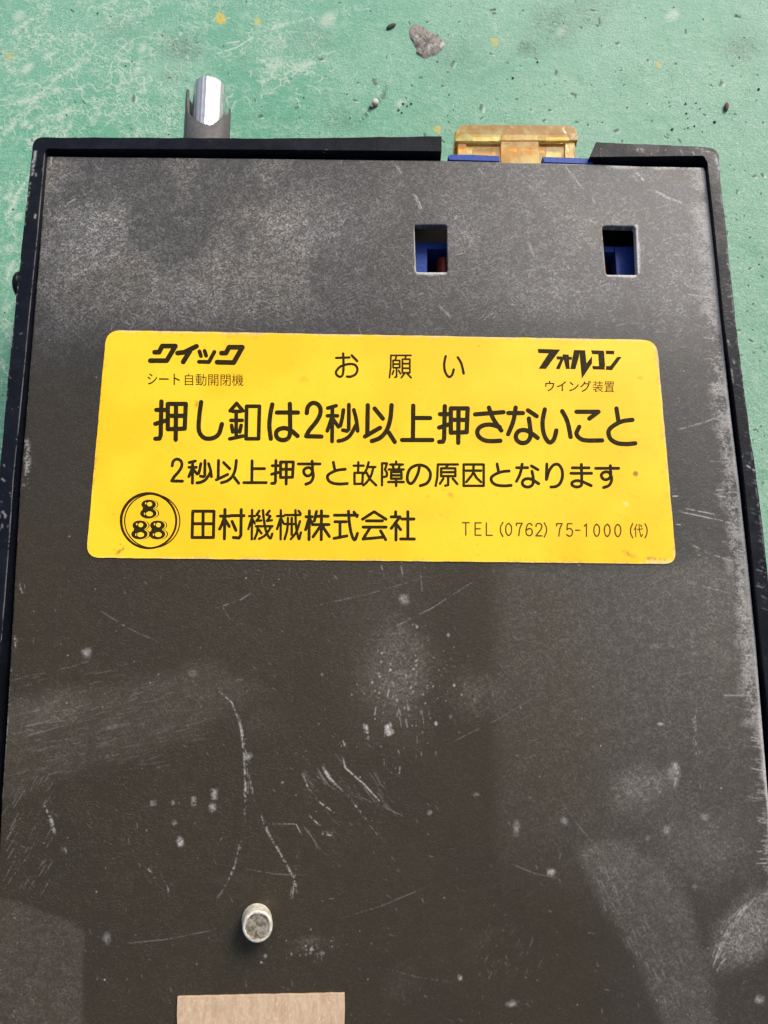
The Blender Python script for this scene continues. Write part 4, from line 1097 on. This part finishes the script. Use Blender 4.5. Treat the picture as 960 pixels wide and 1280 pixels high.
# ------------------------------------------------------------------ blade fuse in the notch
k = NT('amber_clear_plastic')
n = k.noise(900, 3, .6); n2_ = k.noise(300, 2, .5)
base = k.mix(k.ramp(n2_, .40, .60), (0.82, 0.46, 0.08), (1.0, 0.80, 0.32))
base = k.mix(k.ramp(n, .62, .72, 0, .5), base, (1.0, 0.85, 0.45))
M_amber = k.out(base, k.ramp(n, .3, .7, .03, .16), 0, k.bump(k.noise(420, 2, .5), .3, .0004), Transmission_Weight=.75, IOR=1.49, Specular_IOR_Level=.3)
ZF = ZP - 1.6
fu = empty('blade_fuse', (P(645, 178, ZF)[0], P(645, 178, ZF)[1], ZF-5))
tag(fu, 'translucent amber blade fuse plugged into the notch of the box end', 'fuse')
bm = bmesh.new()
head = round_poly([P(u, v, ZF)[:2] for u, v in [(568.5, 177), (568, 166), (574, 157), (582, 155.3), (712, 156.5), (721, 160), (722.5, 176)]], [.25, .8, 1.2, .6, .8, 1.0, .25], 5)
prism(bm, head, ZF-4.6, ZF)
fb = finish('fuse_head', bm, M_amber, fu, smooth=True, bevel=.55, seg=4)
bm = bmesh.new()
def fq(pts, z0, z1): prism(bm, [P(u, v, z1)[:2] for u, v in pts], z0, z1)
fq([(571.5, 176.8), (719.5, 176.0), (719, 214), (572, 212)], ZF-3.9, ZF-.75)
finish('fuse_body', bm, M_amber, fu, smooth=True, bevel=.25, seg=2)
bm = bmesh.new()
fq([(625.5, 176.6), (673.5, 176.2), (675, 215), (627, 215)], ZF-1.0, ZF-.06)
fq([(626.5, 167.5), (672.5, 167.5), (673.5, 176.0), (625.5, 176.4)], ZF-.8, ZF+.10)
finish('fuse_rib', bm, M_amber, fu, smooth=True, bevel=.18, seg=3)
bm = bmesh.new()
fq([(571.5, 177.5), (583, 177.5), (585, 213), (573, 213)], ZF-1.2, ZF-.35); fq([(706, 177), (719, 177), (719, 213), (706, 213)], ZF-1.2, ZF-.35)
fq([(583.5, 177.6), (625, 177.6), (625, 180.5), (584, 180.5)], ZF-1.2, ZF-.37); fq([(674, 177.2), (705.5, 177.2), (705.5, 180.5), (675, 180.5)], ZF-1.2, ZF-.37)
finish('fuse_frame', bm, M_amber, fu, smooth=True, bevel=.15, seg=2)
for u0, u1 in ((590, 624), (680, 712)):
    bm = bmesh.new(); x0, x1, y0, y1 = rect(u0, 176, u1, 216, ZF-2); box(bm, x0, x1, y0, y1, ZF-2.5, ZF-1.9)
    finish('blade', bm, M_tin, fu, bevel=.08)

# ------------------------------------------------------------------ debris on the floor
def lump(name, u, v, rx, ry, rz, mat, label, cat, group=None, ang=0, seed=0, zc=None, rough=.25, parent=None):
    r = random.Random(seed); bm = bmesh.new(); bmesh.ops.create_icosphere(bm, subdivisions=3, radius=1)
    dirs = [Vector((r.uniform(-1, 1), r.uniform(-1, 1), r.uniform(-1, 1))).normalized() for _ in range(9)]; am = [r.uniform(-rough, rough) for _ in dirs]
    x, y, _ = P(u, v, 0)
    for q in bm.verts:
        n = q.co.normalized(); d = 1+sum(a*max(0, n.dot(e))**3 for a, e in zip(am, dirs))
        c = Vector((n.x*rx*d, n.y*ry*d, n.z*rz*d)); c.rotate(Matrix.Rotation(math.radians(ang), 3, 'Z'))
        q.co = c + Vector((x, y, rz*.75))
    o = finish(name, bm, mat, smooth=True, angle=40); tag(o, label, cat, group); return o
M_stone = simple('pale_stone', (0.48, 0.47, 0.44), .75, 0, 2500, .6)
M_grey = simple('grey_stone', (0.20, 0.19, 0.17), .8, 0, 2500, .8)
M_brown = simple('brown_bark', (0.10, 0.06, 0.04), .8, 0, 2500, .8)
M_dark = simple('dark_crumb', (0.035, 0.045, 0.04), .8, 0, 2500, .8)
lump('pebble', 469, 130, .72, .78, .6, M_stone, 'small round white pebble above the black box rim', 'pebble', seed=3, rough=.15)
lump('pebble_crumb', 465, 134, .55, .5, .4, M_grey, 'grey crumb touching the round white pebble', 'crumb', seed=9)
lump('bark_chip', 907, 135, .5, 1.1, .5, M_brown, 'small upright brown chip at the far right of the floor', 'chip', ang=-12, seed=4)
lump('twig_crumb', 489, 34, 1.3, .4, .35, M_dark, 'dark elongated crumb beside the grey cement scab', 'crumb', ang=32, seed=5)

# the grey scab of cement: one irregular low crust with granules on it
k = NT('cement_crust'); n = k.noise(1300, 5, .75); n_2 = k.noise(400, 3, .6)
base = k.mix(k.ramp(n, .35, .62), (0.10, 0.09, 0.08), (0.30, 0.28, 0.25)); base = k.mix(k.ramp(n_2, .58, .68, 0, .6), base, (0.62, 0.60, 0.56))
M_crust = k.out(base, .85, 0, k.bump(n, .8, .0004))
bm = bmesh.new(); r = random.Random(12)
outline = [(512, 33), (524, 30), (534, 36), (543, 42), (552, 48), (557, 58), (550, 66), (540, 71), (530, 74), (521, 68), (519, 58), (512, 46)]
cx, cy = 536, 55
for f, z in ((1.0, .0), (.86, .45), (.6, .6), (.3, .7)):
    pass
rings_ = []
dense_o = []
for i in range(len(outline)):
    a, b = outline[i], outline[(i+1) % len(outline)]
    for t in (0, .33, .66): dense_o.append((a[0]+(b[0]-a[0])*t+r.uniform(-1.2, 1.2), a[1]+(b[1]-a[1])*t+r.uniform(-1.2, 1.2)))
for f, z in ((1.0, -.02), (.9, .22), (.65, .34), (.35, .42), (.02, .38)):
    rings_.append([bm.verts.new((*P(cx+(u-cx)*f, cy+(v-cy)*f, 0)[:2], z+(r.uniform(-.10, .14) if f < .95 else 0))) for u, v in dense_o])
for r0, r1 in zip(rings_, rings_[1:]):
    for i in range(len(r0)):
        j = (i+1) % len(r0); bm.faces.new((r0[i], r0[j], r1[j], r1[i]))
bmesh.ops.recalc_face_normals(bm, faces=bm.faces)
o = finish('cement_scab', bm, M_crust, smooth=True, angle=30)
tag(o, 'low grey scab of cement stuck on the green floor at the top', 'cement spot')

# uncountable grit on the floor
bm = bmesh.new(); r = random.Random(5)
near = [(504, 130), (509, 133), (498, 138), (502, 141), (514, 130), (857, 130), (860, 160), (868, 158), (858, 142), (875, 136), (870, 129), (948, 112), (924, 72), (930, 47), (672, 78), (560, 90), (547, 45), (548, 47), (641, 98), (634, 99), (837, 133), (753, 153), (840, 162), (893, 153), (380, 122), (122, 17), (76, 40)]
pts = near + [(r.uniform(560, 960), r.uniform(0, 175)) for _ in range(34)] + [(r.uniform(905, 985), r.uniform(190, 640)) for _ in range(26)] + [(r.uniform(0, 560), r.uniform(0, 170)) for _ in range(20)] + [(r.uniform(-20, 30), r.uniform(200, 560)) for _ in range(14)]
for i, (u, v) in enumerate(pts):
    x, y, _ = P(u, v, 0); s = r.uniform(.08, .2) if i >= len(near) else r.uniform(.16, .34)
    res = bmesh.ops.create_icosphere(bm, subdivisions=1, radius=s)
    for q in res['verts']: q.co = Vector((q.co.x*r.uniform(.7, 1.3)+x, q.co.y*r.uniform(.7, 1.3)+y, q.co.z*.6+s*.4))
g_ = finish('grit', bm, M_dark); tag(g_, kind='stuff')
